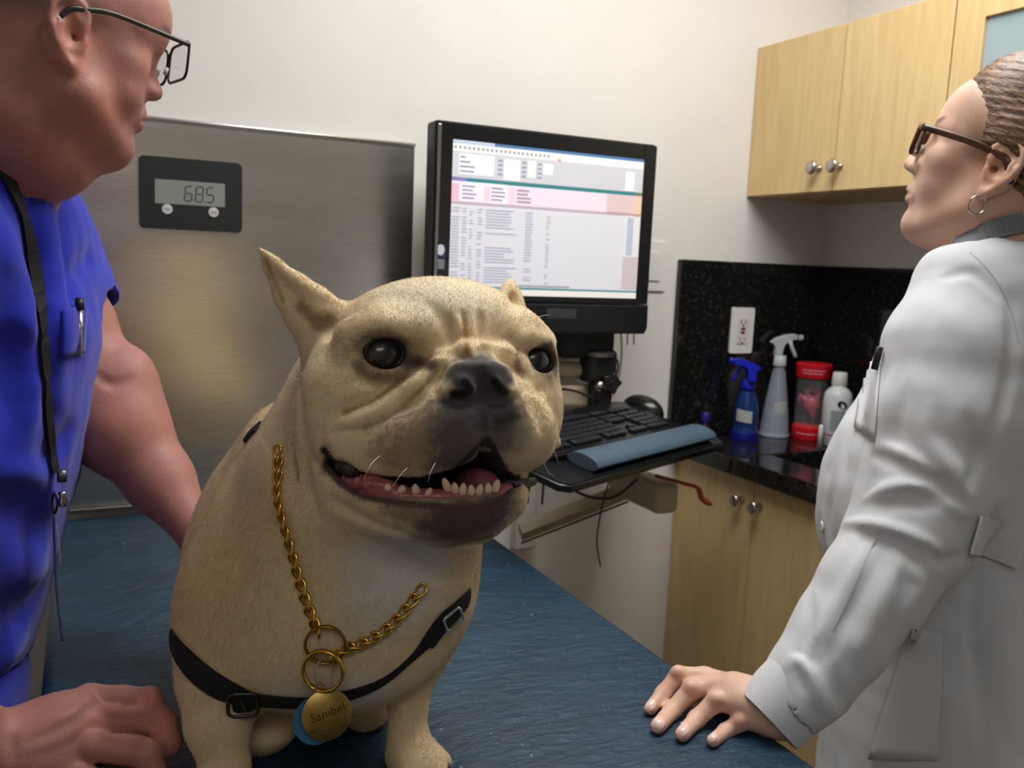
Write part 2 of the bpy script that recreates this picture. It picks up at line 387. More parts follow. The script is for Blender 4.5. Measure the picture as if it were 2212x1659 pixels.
def cabinet(name, label, xf, xb, y0, y1, z0, z1, doors, kz, th=.018, glass=False, toe=0):
    """carcass with doors on the x=xf face; doors = list of (y0, y1, knob y or None)"""
    t = thing(name, label, 'cabinet', (0, 0, 0))
    b = box(xf+th, xb, y0, y0+.016, z0+toe, z1); box(xf+th, xb, y1-.016, y1, z0+toe, z1, bm=b); box(xb-.008, xb, y0+.016, y1-.016, z0+toe, z1, bm=b); box(xf+th, xb-.008, y0+.016, y1-.016, z0+toe, z0+toe+.016, bm=b)
    if toe: box(xf+th, xf+th+.07, y0+.016, y1-.016, z1-.016, z1, bm=b)
    else: box(xf+th, xb-.008, y0+.016, y1-.016, z1-.016, z1, bm=b)
    if toe: box(xf+th+.06, xb, y0, y1, 0, z0+toe, bm=b)
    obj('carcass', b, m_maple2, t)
    for a, c, ky in doors:
        if glass:
            b = bmesh.new(); w = .062
            box(xf, xf+th-.001, a, a+w, z0+.002, z1-.002, .001, 1, b); box(xf, xf+th-.001, c-w, c, z0+.002, z1-.002, .001, 1, b)
            box(xf, xf+th-.001, a+w, c-w, z0+.002, z0+w, .001, 1, b); box(xf, xf+th-.001, a+w, c-w, z1-w, z1-.002, .001, 1, b)
            dd = obj('door', b, m_maple, t)
            obj('glass_pane', box(xf+.007, xf+.011, a+w-.003, c-w+.003, z0+w-.003, z1-w+.003), m_frost, dd, label='frosted blue-grey glass pane')
        else: dd = obj('door', box(xf, xf+th-.001, a, c, z0+toe+.002, z1-.002, .0012, 2), m_maple, t)
        if ky is not None: knob(dd, xf, ky, kz)
    return t
m_frost = mat('frosted_glass', (150, 168, 172), .35, 0, var=.03, spec=.6)
z0, z1 = CZ+.181, CZ+.541
cabinet('wall_cabinet', 'maple wall cabinet with two plain doors in the room corner', 1.503, RX-.001, 1.214, WY-.0005, z0, z1, [(1.4855, WY-.002, 1.527), (1.2155, 1.4825, 1.466)], CZ+.234)
cabinet('wall_cabinet', 'maple wall cabinet with frosted glass door behind the woman in white', 1.503, RX-.001, .66, 1.213, z0, z1, [(.9375, 1.2115, .96), (.662, .9345, .915)], CZ+.234, glass=True)
bz1 = CZ-.462
cabinet('base_cabinet', 'maple base cabinet with two doors under the black countertop', 1.345, RX-.001, 1.17, WY-.0005, 0, bz1, [(1.478, WY-.002, 1.512), (1.172, 1.475, 1.452)], CZ-.517, toe=.09)
cabinet('base_cabinet', 'maple base cabinet hidden behind the woman in white', 1.345, RX-.001, .55, 1.169, 0, bz1, [(.862, 1.167, 1.13), (.552, .859, .60)], CZ-.517, toe=.09)
# granite
M = NT('black_granite'); M.set(Roughness=.09); tc = M.n('ShaderNodeTexCoord')
v1 = M.n('ShaderNodeTexVoronoi', i_Scale=170.0); n1 = M.n('ShaderNodeTexNoise', i_Scale=120.0, i_Detail=6.0, i_Roughness=.7); n2 = M.n('ShaderNodeTexNoise', i_Scale=7.0, i_Detail=3.0)
for q in (v1, n1, n2): M.l(tc.outputs['Object'], q.inputs[0])
rp = M.n('ShaderNodeValToRGB'); e = rp.color_ramp.elements; e[0].position = .52; e[0].color = lin((19, 20, 21)); e[1].position = .72; e[1].color = lin((96, 84, 66))
el = e.new(.62); el.color = lin((46, 42, 38)); M.l(n1.outputs[0], rp.inputs[0]); M.l(rp.outputs[0], M.b.inputs['Base Color']); m_gran = M.m
t = thing('countertop', 'polished black speckled granite countertop with a sink cut-out', 'countertop', (1.5, 1.4, bz1))
cz0, cz1 = bz1+.0005, bz1+.042
sx0, sx1, sy0, sy1 = 1.43, 1.66, 1.17, 1.53
b = box(1.318, RX, sy1, WY-.0005, cz0, cz1, .004, 2); obj('slab', b, m_gran, t)
b = box(1.318, sx0, sy0, sy1-.0003, cz0, cz1, .004, 2); box(sx1, RX, sy0, sy1-.0003, cz0, cz1, .002, 1, b); box(1.318, RX, .5, sy0-.0003, cz0, cz1, .004, 2, b); obj('slab', b, m_gran, t)
m_sink = mat('sink_steel', (150, 150, 148), .3, 1, var=.05)
t = thing('sink', 'stainless undermount sink set in the black countertop', 'sink', (1.55, 1.35, cz0-.15))
b = bmesh.new()
box(sx0-.004, sx0, sy0, sy1, cz0-.16, cz0-.001, bm=b); box(sx1, sx1+.004, sy0, sy1, cz0-.16, cz0-.001, bm=b); box(sx0, sx1, sy0-.004, sy0, cz0-.16, cz0-.001, bm=b); box(sx0, sx1, sy1, sy1+.004, cz0-.16, cz0-.001, bm=b); box(sx0-.004, sx1+.004, sy0-.004, sy1+.004, cz0-.165, cz0-.16, bm=b)
obj('basin', b, m_sink, t)
obj('drain', lathe([(0, 0), (.03, 0), (.036, .003), (.04, 0)], 24, mtx=Matrix.Translation((1.545, 1.35, cz0-.16))), m_nickel, t, smooth=True)
b = tube(spline([(1.71, 1.35, cz1), (1.71, 1.35, cz1+.16), (1.68, 1.35, cz1+.22), (1.62, 1.35, cz1+.21), (1.60, 1.35, cz1+.16)], 6), .011, 12); lathe([(0, 0), (.026, 0), (.024, .012), (0, .014)], 20, b, Matrix.Translation((1.71, 1.35, cz1)))
t = tag(obj('faucet', b, m_nickel, smooth=True), 'curved nickel faucet behind the sink, hidden by the woman in white', 'faucet')
t = thing('backsplash', 'tall black granite backsplash panel in the corner with a white outlet', 'backsplash', (1.5, WY, cz1))
obj('panel', box(1.306, RX-.0005, WY-.019, WY-.0005, cz1+.0005, CZ+.02, .002, 1), m_gran, t)
obj('panel', box(RX-.019, RX-.0005, .55, WY-.0195, cz1+.0005, CZ+.02, .002, 1), m_gran, t)
# outlet, 0.07 x 0.114
m_white = mat('white_plastic', (225, 224, 220), .35, var=.01); m_slot = mat('dark_slot', (40, 34, 28), .6)
def wallplate(name, label, x, z, y, kind):
    t = thing(name, label, 'outlet' if kind else 'switch', (x, y, z)); F = frame((x, y, z), (1, 0, 0), (0, 0, 1))
    obj('cover_plate', prism(rrect(.072, .116, .004), .005, F @ Matrix.Translation((0, 0, .005)), .0015), m_white, t)
    if kind:
        obj('receptacle_face', prism(rrect(.034, .067, .003), .002, F @ Matrix.Translation((0, 0, .0068)), .0006), mat('ivory_face', (214, 210, 200), .4), t)
        for s in (-1, 1):
            for dx, hh in ((-.0065, .008), (.0065, .0065)): obj('slot', prism(rrect(.0022, hh, .0005, 2, dx, s*.022), .0004, F @ Matrix.Translation((0, 0, .0072))), m_slot, t)
            obj('ground_hole', prism([(.0028*math.cos(a*.785), s*.022-.009+.0028*math.sin(a*.785)) for a in range(8)], .0004, F @ Matrix.Translation((0, 0, .0072))), m_slot, t)
        m_rb = mat('dark_red_button', (88, 40, 28), .5)
        for q in (.0045, -.0045): obj('test_button', prism(rrect(.012, .006, .001, 3, 0, q), .0008, F @ Matrix.Translation((0, 0, .0078)), .0002), m_rb, t)
    else: obj('rocker', prism(rrect(.034, .067, .003), .004, F @ Matrix.Translation((0, 0, .0085)), .001), m_white, t)
wallplate('wall_outlet', 'white outlet plate on the black granite backsplash', 1.504, CZ-.151, WY-.0190, 1)
wallplate('light_switch', 'white wall plate on the painted wall between monitor and backsplash', 1.235, CZ+.0, WY-.0003, 0)
# ================================================================== EXAMINATION TABLE
M = NT('blue_vinyl'); M.set(Roughness=.42); M.b.inputs['Specular IOR Level'].default_value = .45; tc = M.n('ShaderNodeTexCoord'); mp = M.n('ShaderNodeMapping'); mp.inputs['Scale'].default_value = (1, 2.2, 1); M.l(tc.outputs['Object'], mp.inputs[0])
n1 = M.n('ShaderNodeTexNoise', i_Scale=38.0, i_Detail=5.0, i_Roughness=.55, i_Distortion=.4); n2 = M.n('ShaderNodeTexNoise', i_Scale=9.0, i_Detail=3.0); n3 = M.n('ShaderNodeTexNoise', i_Scale=700.0, i_Detail=2.0)
for q in (n1, n2, n3): M.l(mp.outputs[0], q.inputs[0])
rp = M.n('ShaderNodeValToRGB'); e = rp.color_ramp.elements; e[0].position = .3; e[0].color = lin((14, 44, 64)); e[1].position = .75; e[1].color = lin((27, 62, 84)); M.l(n2.outputs[0], rp.inputs[0])
sp = M.n('ShaderNodeValToRGB'); e = sp.color_ramp.elements; e[0].position = .73; e[0].color = (0, 0, 0, 1); e[1].position = .78; e[1].color = (1, 1, 1, 1); n4 = M.n('ShaderNodeTexNoise', i_Scale=150.0, i_Detail=1.0); M.l(tc.outputs['Object'], n4.inputs[0]); M.l(n4.outputs[0], sp.inputs[0])
mx = M.n('ShaderNodeMix', data_type='RGBA'); M.l(sp.outputs[0], mx.inputs[0]); M.l(rp.outputs[0], mx.inputs[6]); mx.inputs[7].default_value = lin((120, 140, 150)); M.l(mx.outputs[2], M.b.inputs['Base Color'])
a = M.n('ShaderNodeMath', operation='MULTIPLY_ADD', i_1=.08); M.l(n3.outputs[0], a.inputs[0]); M.l(n1.outputs[0], a.inputs[2])
bp = M.n('ShaderNodeBump', i_Strength=.8, i_Distance=.006); M.l(a.outputs[0], bp.inputs['Height']); M.l(bp.outputs[0], M.b.inputs['Normal']); m_vinyl = M.m
M = NT('brushed_steel'); M.set(Metallic=1, Roughness=.26); M.b.inputs['Base Color'].default_value = lin((214, 211, 203)); tc = M.n('ShaderNodeTexCoord'); mp = M.n('ShaderNodeMapping'); mp.inputs['Scale'].default_value = (1.5, 1, 160); M.l(tc.outputs['Object'], mp.inputs[0])
n1 = M.n('ShaderNodeTexNoise', i_Scale=6.0, i_Detail=4.0); M.l(mp.outputs[0], n1.inputs[0]); mr = M.n('ShaderNodeMapRange', i_1=.3, i_2=.7, i_3=.272, i_4=.282); M.l(n1.outputs[0], mr.inputs[0]); M.l(mr.outputs[0], M.b.inputs['Roughness'])
mp2 = M.n('ShaderNodeMapping'); mp2.inputs['Scale'].default_value = (.9, 1, 5.0); M.l(tc.outputs['Object'], mp2.inputs[0]); n2 = M.n('ShaderNodeTexNoise', i_Scale=1.5, i_Detail=1.0); M.l(mp2.outputs[0], n2.inputs[0])
b2 = M.n('ShaderNodeBump', i_Strength=.5, i_Distance=.010); M.l(n2.outputs[0], b2.inputs['Height']); M.l(b2.outputs[0], M.b.inputs['Normal'])
m_steel = M.m
t = thing('examination_table', 'examination table with padded dark blue vinyl top under the dog', 'table', (.31, 1.1, 0))
b = box(-.05, .672, .42, 1.742, TZ-.045, TZ, .014, 4)
obj('padded_top', b, m_vinyl, t, ang=50)
obj('underframe', box(-.03, .65, .44, 1.72, TZ-.085, TZ-.0455, .004, 1), m_steel, t)
obj('column', box(.16, .46, .85, 1.35, .12, TZ-.0855, .02, 3), mat('column_paint', (196, 192, 184), .5), t)
obj('base_plate', box(.02, .6, .6, 1.6, .0, .1195, .015, 3), m_steel, t)
# scale plate on the wall
t = thing('wall_scale', 'tall stainless steel scale panel with black digital display behind the table', 'scale', (.29, WY, TZ))
px0, px1, pz0, pz1 = -.046, .620, CZ-.49, CZ+.2205
obj('panel', box(px0, px1, WY-.018, WY-.001, pz0, pz1, .002, 2), m_steel, t)
m_lip = mat('bright_edge_steel', (225, 224, 220), .18, 1, var=.02)
obj('top_lip', tube([(px0, WY-.0195, pz1+.0032), (px1, WY-.0195, pz1+.0032)], .0038, 16), mat('bright_folded_edge', (232, 231, 228), .42, 1, var=.01), t, smooth=True, label='bright folded top edge')
obj('side_trim', box(px0-.004, px0-.0002, WY-.026, WY-.0005, pz0, pz1, .001, 1), m_lip, t)
obj('bottom_trim', box(px0-.004, px1, WY-.034, WY-.0185, pz0+.0001, pz0+.008, .001, 1), mat('dull_edge_steel', (120, 120, 116), .45, 1), t)
m_disp = mat('display_plastic', (34, 36, 38), .45, var=.04, bump=.1, bscale=500)
dy = WY-.018
F = frame((.1885, dy, CZ+.0935), (1, 0, 0), (0, 0, 1))
h = obj('display_housing', prism(rrect(.179, .128, .009), .006, F @ Matrix.Translation((0, 0, .0062)), .0015), m_disp, t, ang=40)
def dispF(px, py):   # place on housing plane
    v = CM.T @ np.array([(px-1106)/FPX, -(py-829.5)/FPX, 1.0]); k = (dy-.0062)/v[1]; return (v[0]*k-.1885, v[2]*k-.0935)
c0 = dispF(333, 390); c1 = dispF(487, 444)
lw, lh = c1[0]-c0[0]-.002, .043; lx, lz = (c0[0]+c1[0])/2, (c0[1]+c1[1])/2
F2 = F @ Matrix.Translation((0, 0, .0068))
obj('display_screen', prism(rrect(lw, lh, .001, 2, lx, lz), .0008, F2), mat('lcd_grey', (138, 143, 136), .25, var=.02), h)
b = bmesh.new()
SEG = {'a': (0, 1, 1, 0), 'b': (1, .5, 0, 1), 'c': (1, -.5, 0, 1), 'd': (0, -1, 1, 0), 'e': (-1, -.5, 0, 1), 'f': (-1, .5, 0, 1), 'g': (0, 0, 1, 0)}
dw, dh, s_ = .0062, .0135, .0024
for i, (ch, segs) in enumerate((('6', 'acdefg'), ('8', 'abcdefg'), ('5', 'acdfg'))):
    cx = lx-.0035+i*.0185+.0005*i; sh = .08
    for sg_ in segs:
        ux, uz, hor, ver = SEG[sg_]; x_ = cx+ux*dw; z_ = lz+uz*dh-.001; L_ = dw*1.55 if hor else dh*.86
        w_, h_ = (L_, s_) if hor else (s_, L_)
        q = [(x_-w_/2, z_-h_/2), (x_+w_/2, z_-h_/2), (x_+w_/2, z_+h_/2), (x_-w_/2, z_+h_/2)]
        prism([(x+(z-lz)*sh, z) for x, z in q], .0003, F @ Matrix.Translation((0, 0, .0071)), bm=b)
prism(rrect(.0022, .0022, .0005, 2, lx-.0035+.019+.0098, lz-.0143), .0003, F @ Matrix.Translation((0, 0, .0071)), bm=b)
obj('digits', b, mat('lcd_ink', (62, 70, 62), .5), h, label='grey digits reading 68.5')
m_btn = mat('grey_button', (196, 197, 198), .4); m_ink = mat('grey_print', (110, 112, 114), .6)
for (bx_, by_), wd in (((361, 452), 'ZERO'), ((461, 459), 'ON')):
    ux, uz = dispF(bx_, by_)
    k = obj('button', lathe([(0, 0), (.0092, 0), (.0092, .0016), (.0082, .0024), (0, .0026)], 28, mtx=F @ Matrix.Translation((ux, uz, .0062))), m_btn, h, smooth=False, ang=30)
    bb = bmesh.new()
    for q in range(4): prism(rrect(.0018, .0028, .0005, 2, ux+(q-1.5)*.0026, uz), .0002, F @ Matrix.Translation((0, 0, .0090)), bm=bb)
    tag(obj('lettering', bb, m_ink, h), kind='stuff')
# ================================================================== ALL-IN-ONE COMPUTER
m_blk = mat('gloss_black_plastic', (22, 23, 25), .22, var=.05); m_blk2 = mat('matt_black_plastic', (34, 35, 36), .5, bump=.1, bscale=600)
t = thing('desktop_computer', 'black all-in-one computer showing a records program, on a wall arm', 'computer', (.86, 1.62, CZ))
MY = 1.600; mx0, mx1, mz0, mz1 = .606, 1.114, CZ-.083, CZ+.256; sx0, sx1, sz0, sz1 = .6445, 1.081, CZ-.0705, CZ+.2235
b = bmesh.new()
prism(rrect(mx1-mx0, mz1-mz0, .008), .035, frame(((mx0+mx1)/2, MY+.004, (mz0+mz1)/2), (1, 0, 0), (0, 0, 1)), .002, b)
obj('casing', b, m_blk2, t, ang=40)
b = bmesh.new()
box(mx0+.004, sx0, MY, MY+.006, mz0, mz1-.003, .0012, 1, b); box(sx1, mx1-.002, MY, MY+.006, mz0, mz1-.003, .0012, 1, b); box(sx0, sx1, MY, MY+.006, sz1, mz1-.003, .0012, 1, b); box(sx0, sx1, MY, MY+.006, mz0, sz0, .0012, 1, b)
obj('bezel', b, m_blk, t)
obj('side_strip', box(mx0+.006, mx0+.013, MY-.003, MY+.004, mz0+.002, mz1-.007, .0015, 2), mat('silver_strip', (150, 152, 155), .3, 1), t, label='silver vertical strip')
b = prism([(-.252, 0), (.252, 0), (.253, -.05), (.246, -.063), (-.246, -.063), (-.253, -.05)], .05, frame(((mx0+mx1)/2, MY-.006, mz0-.001), (1, 0, 0), (0, 0, 1)), .004)
bar = obj('speaker_bar', b, m_blk, t, ang=40)
obj('mesh_grille', box(.86, .93, MY-.0068, MY-.006, mz0-.032, mz0-.012, .0002, 1), mat('grey_grille', (52, 54, 56), .6), bar)
obj('corner_sticker', prism([(.804, -.022), (.816, -.024), (.824, -.034), (.812, -.032)], .0005, frame((0, MY-.0066, mz0+.008), (1, 0, 0), (0, 0, 1))), mat('yellow_sticker', (206, 214, 30), .5), bar, label='small yellow sticker')
for x in (1.075, 1.092): obj('foot', tube([(x, MY+.015, mz0-.066), (x+.001, MY+.015, mz0-.09)], .0016, 6), m_nickel, t)
F = frame((.625, MY-.0006, CZ+.012), (1, 0, 0), (0, 0, 1))
o = obj('badge_sticker', prism(rrect(.0185, .024, .002), .0004, F, 0), mat('indigo_print', (52, 48, 120), .4), t, label='indigo and white sticker')
obj('badge_print', prism([(.0082*math.cos(a*.4), .002+.0105*math.sin(a*.4)) for a in range(16)], .0003, F @ Matrix.Translation((0, 0, .0004))), mat('pale_print', (205, 210, 224), .4), o)
obj('badge_sticker', prism(rrect(.0175, .019, .001), .0004, frame((.625, MY-.0006, CZ-.013), (1, 0, 0), (0, 0, 1))), mat('grey_sticker', (120, 124, 128), .4), t, label='grey sticker')
# the screen and what it shows (flat picture elements giving off light)
sc = obj('screen', box(sx0, sx1, MY+.002, MY+.005, sz0, sz1), emis('screen_ground', (200, 200, 206), .52), t)
SW, SH = sx1-sx0, sz1-sz0
EM = {}
def em(rgb, st=.52):
    k = (rgb, st)
    if k not in EM: EM[k] = emis('screen_%d_%d_%d' % rgb, rgb, st)
    return EM[k]
def sbox(u0, u1, v0, v1, rgb, lay, bm=None, name='screen_area'):
    """u,v in 0..1 from the screen's top left"""
    b = box(sx0+u0*SW, sx0+u1*SW, MY+.0018-lay*.0003, MY+.002-lay*.0003, sz1-v1*SH, sz1-v0*SH, bm=bm)
    if bm is None: return obj(name, b, em(rgb), sc)
sbox(0, 1, 0, .022, (70, 110, 150), 1, name='title_bar'); sbox(0, .2, 0, .02, (170, 185, 205), 2, name='title_bar')
sbox(0, 1, .022, .07, (222, 221, 215), 1, name='tool_bar'); sbox(0, 1, .07, .235, (186, 186, 192), 1, name='form_area')
for u0, u1, v0, v1 in ((.03, .2, .085, .215), (.25, .33, .095, .23), (.37, .41, .09, .2), (.45, .5, .1, .17)): sbox(u0, u1, v0, v1, (220, 222, 228), 2, name='form_field')
sbox(.07, 1, .238, .262, (38, 116, 122), 2, name='divider_line'); sbox(0, .07, .238, .262, (120, 110, 170), 2, name='divider_line')
sbox(0, 1, .262, .39, (222, 200, 212), 1, name='pink_band'); sbox(0, .27, .262, .39, (228, 214, 226), 2, name='pink_band'); sbox(0, .035, .275, .385, (236, 170, 188), 3, name='pink_band'); sbox(.155, .185, .285, .38, (236, 190, 204), 3, name='pink_band'); sbox(.28, .31, .285, .385, (238, 192, 206), 3, name='pink_band')
sbox(.96, 1, .24, .41, (214, 180, 160), 2, name='side_strip'); sbox(.8, .96, .262, .4, (202, 178, 178), 2, name='pink_band')
sbox(0, 1, .39, .405, (176, 160, 170), 2, name='divider_line')
sbox(.91, 1, .405, .93, (206, 204, 206), 1, name='side_panel'); sbox(.91, 1, .70, .93, (186, 174, 176), 2, name='side_panel'); sbox(.925, .96, .42, .69, (168, 174, 190), 3, name='side_panel')
sbox(.3, .62, .925, .937, (150, 152, 160), 2, name='scroll_bar'); sbox(0, 1, .945, .957, (46, 128, 132), 2, name='divider_line'); sbox(0, 1, .957, 1, (218, 214, 208), 1, name='status_bar')
rs = np.random.RandomState(3)
b = bmesh.new()                                     # rows of tiny unreadable entries
for r_ in range(26):
    v = .43+r_*.019
    for u0, u1, p_ in ((.005, .045, .9), (.055, .08, .9), (.09, .11, .8), (.13, .155, .7), (.17, .27+.07*rs.rand(), .75), (.37, .41, .85), (.48, .5, .6)):
        if rs.rand() < p_: sbox(u0, u1-.008*rs.rand(), v, v+.0075, None, 2, b)
tag(obj('record_rows', b, em((166, 168, 186)), sc, label='rows of small blue-grey table entries'), kind='stuff')
b = bmesh.new()
for u in [.006+.022*i for i in range(22)]:
    sbox(u, u+.012, .038, .055, None, 3, b)
for v in (.1, .13, .16, .19):
    for u in (.035, .22, .34, .42): sbox(u, u+.022+.05*(u < .1)*rs.rand(), v, v+.012, None, 3, b)
for v in (.285, .31, .335, .36):
    for u in (.05, .19, .32): sbox(u, u+.05+.03*rs.rand(), v, v+.01, None, 4, b)
tag(obj('form_entries', b, em((140, 140, 158)), sc, label='small grey form entries and tool icons'), kind='stuff')
sbox(.52, .54, .058, .072, (226, 150, 140), 4, name='warning_icon'); sbox(.9, .95, .1, .23, (224, 224, 226), 3, name='form_field')
# wall track, arm and cables
m_beige = mat('beige_track', (176, 164, 142), .5); m_arm = mat('arm_black', (26, 25, 24), .45); m_cab = mat('cable_grey', (52, 46, 40), .6)
t = thing('monitor_mount', 'beige wall track carrying black monitor and keyboard arms', 'mount', (1.0, WY, 1.0))
obj('track', box(.885, .935, WY-.03, WY-.0005, CZ-.66, CZ-.08, .004, 2), mat('white_track', (200, 196, 186), .5), t)
b = tube([(.91, 1.70, CZ-.235), (1.05, 1.66, CZ-.235)], .018, 14); obj('arm_link', b, m_beige, t, smooth=True)
obj('arm_link', box(.86, 1.03, 1.655, 1.70, CZ-.315, CZ-.268, .008, 3), m_beige, t)
obj('monitor_bracket', box(.93, 1.06, MY+.04, 1.69, CZ-.205, CZ-.12, .006, 2), m_arm, t)
b = box(.99, 1.06, 1.62, 1.68, CZ-.26, CZ-.185, .012, 3); box(1.005, 1.045, 1.61, 1.66, CZ-.33, CZ-.25, .01, 3, b)
obj('pivot', b, m_arm, t)
obj('pivot_ring', lathe([(.02, -.004), (.034, -.004), (.034, .004), (.02, .004)], 24, mtx=Matrix.Translation((1.02, 1.64, CZ-.195))), mat('ring_grey', (120, 118, 112), .35, .8), t, smooth=False)
obj('pivot_cap', lathe([(0, 0), (.011, 0), (.011, .01), (0, .012)], 20, mtx=Matrix.Translation((1.0, 1.60, CZ-.26)) @ Matrix.Rotation(R(90), 4, 'X')), m_nickel, t, smooth=True)
for c, r_ in (((1.035, 1.60, CZ-.255), .02), ((1.05, 1.58, CZ-.335), .017)):
    b = bmesh.new(); pts = []
    for i in range(30):
        a_ = 2*math.pi*i/30; rr = r_*(1+.28*math.cos(5*a_)); pts.append((rr*math.cos(a_), rr*math.sin(a_)))
    prism(pts, .02, frame((c[0], c[1], c[2]), (1, 0, 0), (0, 0, 1)), .003, b); tube([(c[0], c[1], c[2]), (c[0]-.02, c[1]+.05, c[2]+.02)], .006, 10, b)
    obj('clamp_knob', b, m_arm, t)
b = tube([(.872, 1.69, CZ-.60), (1.145, 1.69, CZ-.528)], .012, 4, flat=(.012, .022)); obj('lower_arm', b, m_beige, t)
obj('lower_arm', box(1.10, 1.16, 1.50, 1.70, CZ-.53, CZ-.46, .014, 4), m_beige, t)
obj('shadow_strip', tube([(.868, 1.675, CZ-.621), (1.145, 1.675, CZ-.549)], .0025, 6), mat('brown_shadow_gap', (84, 66, 46), .7), t)  # dark strip standing in for the shadow below the lower arm
obj('handle_lever', tube(spline([(1.09, 1.50, CZ-.44), (1.14, 1.46, CZ-.452), (1.165, 1.45, CZ-.46), (1.18, 1.45, CZ-.485), (1.20, 1.44, CZ-.497)], 5), [.004]*11+[.006]*6+[.007, .006, .004, .002], 8), mat('orange_lever', (150, 62, 40), .5), t, smooth=True, label='small red-orange lever')
def cable(label, pts, r=.002, m=m_cab, n=8): return tag(obj('cable', tube(spline(pts, n), r, 6), m, smooth=True), label, 'cable')
cable('thin dark cable hanging straight down behind the dog, beside the track', [(.955, 1.70, CZ-.15), (.95, 1.71, CZ-.28), (.945, 1.72, CZ-.4), (.94, 1.72, CZ-.55)], .0028)
cable('grey looped cable by the black monitor pivot', [(1.03, 1.68, CZ-.2), (1.09, 1.68, CZ-.21), (1.1, 1.69, CZ-.25), (1.06, 1.69, CZ-.28)], .0025)
cable('pale cable hanging in a long curve on the wall right of the monitor arm', [(1.15, WY-.004, CZ-.13), (1.16, WY-.004, CZ-.22), (1.14, WY-.004, CZ-.31), (1.06, WY-.004, CZ-.37)], .0015, mat('pale_cable', (150, 140, 124), .6))
cable('dark cable drooping below the keyboard tray', [(.88, 1.6, CZ-.40), (.92, 1.55, CZ-.47), (1.0, 1.53, CZ-.49), (1.06, 1.52, CZ-.45)], .003)
cable('thin wire end dangling under the beige lower arm', [(1.10, 1.60, CZ-.405), (1.05, 1.61, CZ-.47), (1.03, 1.62, CZ-.6), (1.05, 1.63, CZ-.68)], .0018)
cable('short black cable lying behind the keyboard', [(.84, 1.60, CZ-.30), (.90, 1.62, CZ-.27), (.96, 1.63, CZ-.275), (1.02, 1.62, CZ-.30)], .003, m_arm)
# keyboard tray, tilted 10 degrees
A0 = np.array([.768, 1.272, CZ-.348]); ex = np.array([.9165, .4001, 0.]); th = R(10); ey = np.array([-.4001*math.cos(th), .9165*math.cos(th), math.sin(th)])
KF = frame(A0, ex, ey)
t = thing('keyboard_tray', 'black swing-out keyboard tray carrying keyboard and mouse', 'tray', tuple(A0))
obj('tray_board', prism([(-.10, -.03), (-.085, -.045), (.44, -.045), (.462, -.03), (.47, .2), (.45, .235), (-.08, .235), (-.10, .2)], .014, KF, .004), m_blk, t, ang=40)
obj('support', tube([KF @ Vector((.2, .1, -.016)), (1.10, 1.6, CZ-.40), (1.13, 1.64, CZ-.48)], .018, 12), m_arm, t, smooth=True)
M4 = KF @ Matrix.Translation((0, 0, .0008))
b = bmesh.new(); tube([M4 @ Vector((x, 0.0, .011)) for x in (.0, .02, .1, .2, .3, .4, .425)], .03, 16, b, flat=(.034, .013), up=tuple(KF.col[2])[:3])
for v in b.verts:
    l = M4.inverted() @ v.co; l.z = max(l.z, 0.0); v.co = M4 @ l
tag(obj('wrist_rest', b, mat('blue_grey_gel', (70, 90, 106), .45, bump=.1, bscale=500), ang=50), 'long blue-grey gel wrist rest along the front of the keyboard', 'wrist rest')
K = thing('keyboard', 'black full-size keyboard on the swing-out tray', 'keyboard', tuple(KF @ Vector((.2, .13, 0))))
obj('keyboard_body', prism([(-.035, .045), (-.02, .038), (.405, .038), (.42, .045), (.425, .2), (.41, .212), (-.025, .212), (-.04, .2)], .012, KF @ Matrix.Translation((0, 0, .0128)), .003), m_blk, K, ang=40)
kb = box(-.0078, .0078, -.0076, .0076, 0, .006, .0015, 1); kme = bpy.data.meshes.new('key'); kb.to_mesh(kme); kb.free(); kme.materials.append(mat('key_plastic', (30, 32, 38), .35))
kg = bpy.data.objects.new('key', kme)
def key(u, v, w=1.0):
    k = bpy.data.objects.new('key', kme); COL.objects.link(k); k.parent = K
    k.matrix_parent_inverse = K.matrix_world.inverted(); k.matrix_world = KF @ Matrix.Translation((u, v, .0128)) @ Matrix.Diagonal((w, 1, 1, 1))
    return k
bpy.context.view_layer.update()
U = .0185
for row in range(6):
    v = .062+row*U*1.0+(.006 if row == 5 else 0)
    if row == 0: keys = [(0, 1.3), (1.4, 1.1), (2.6, 1.1), (6.2, 5.6), (9.9, 1.1), (11.1, 1.1), (12.4, 1.2)]
    else: keys = [(i+.1, 1) for i in range(14)]
    for i, w in keys: key(-.018+i*U, v, w)
    for i in range(3):
        if row in (0, 3, 4, 5) or (row == 1 and i == 1): key(-.018+(14.6+i)*U, v)
    for i in range(4): key(-.018+(18.1+i)*U, v)
c = KF @ Vector((.452, .15, .001))
b = bmesh.new(); bmesh.ops.create_uvsphere(b, u_segments=24, v_segments=12, radius=1)
for v_ in b.verts: v_.co = KF @ Vector((.455+v_.co.x*.03, .165+v_.co.y*.052, .001+max(v_.co.z, 0)*.034))
tag(obj('computer_mouse', b, m_blk, smooth=True), 'black computer mouse at the far right corner of the tray', 'mouse')
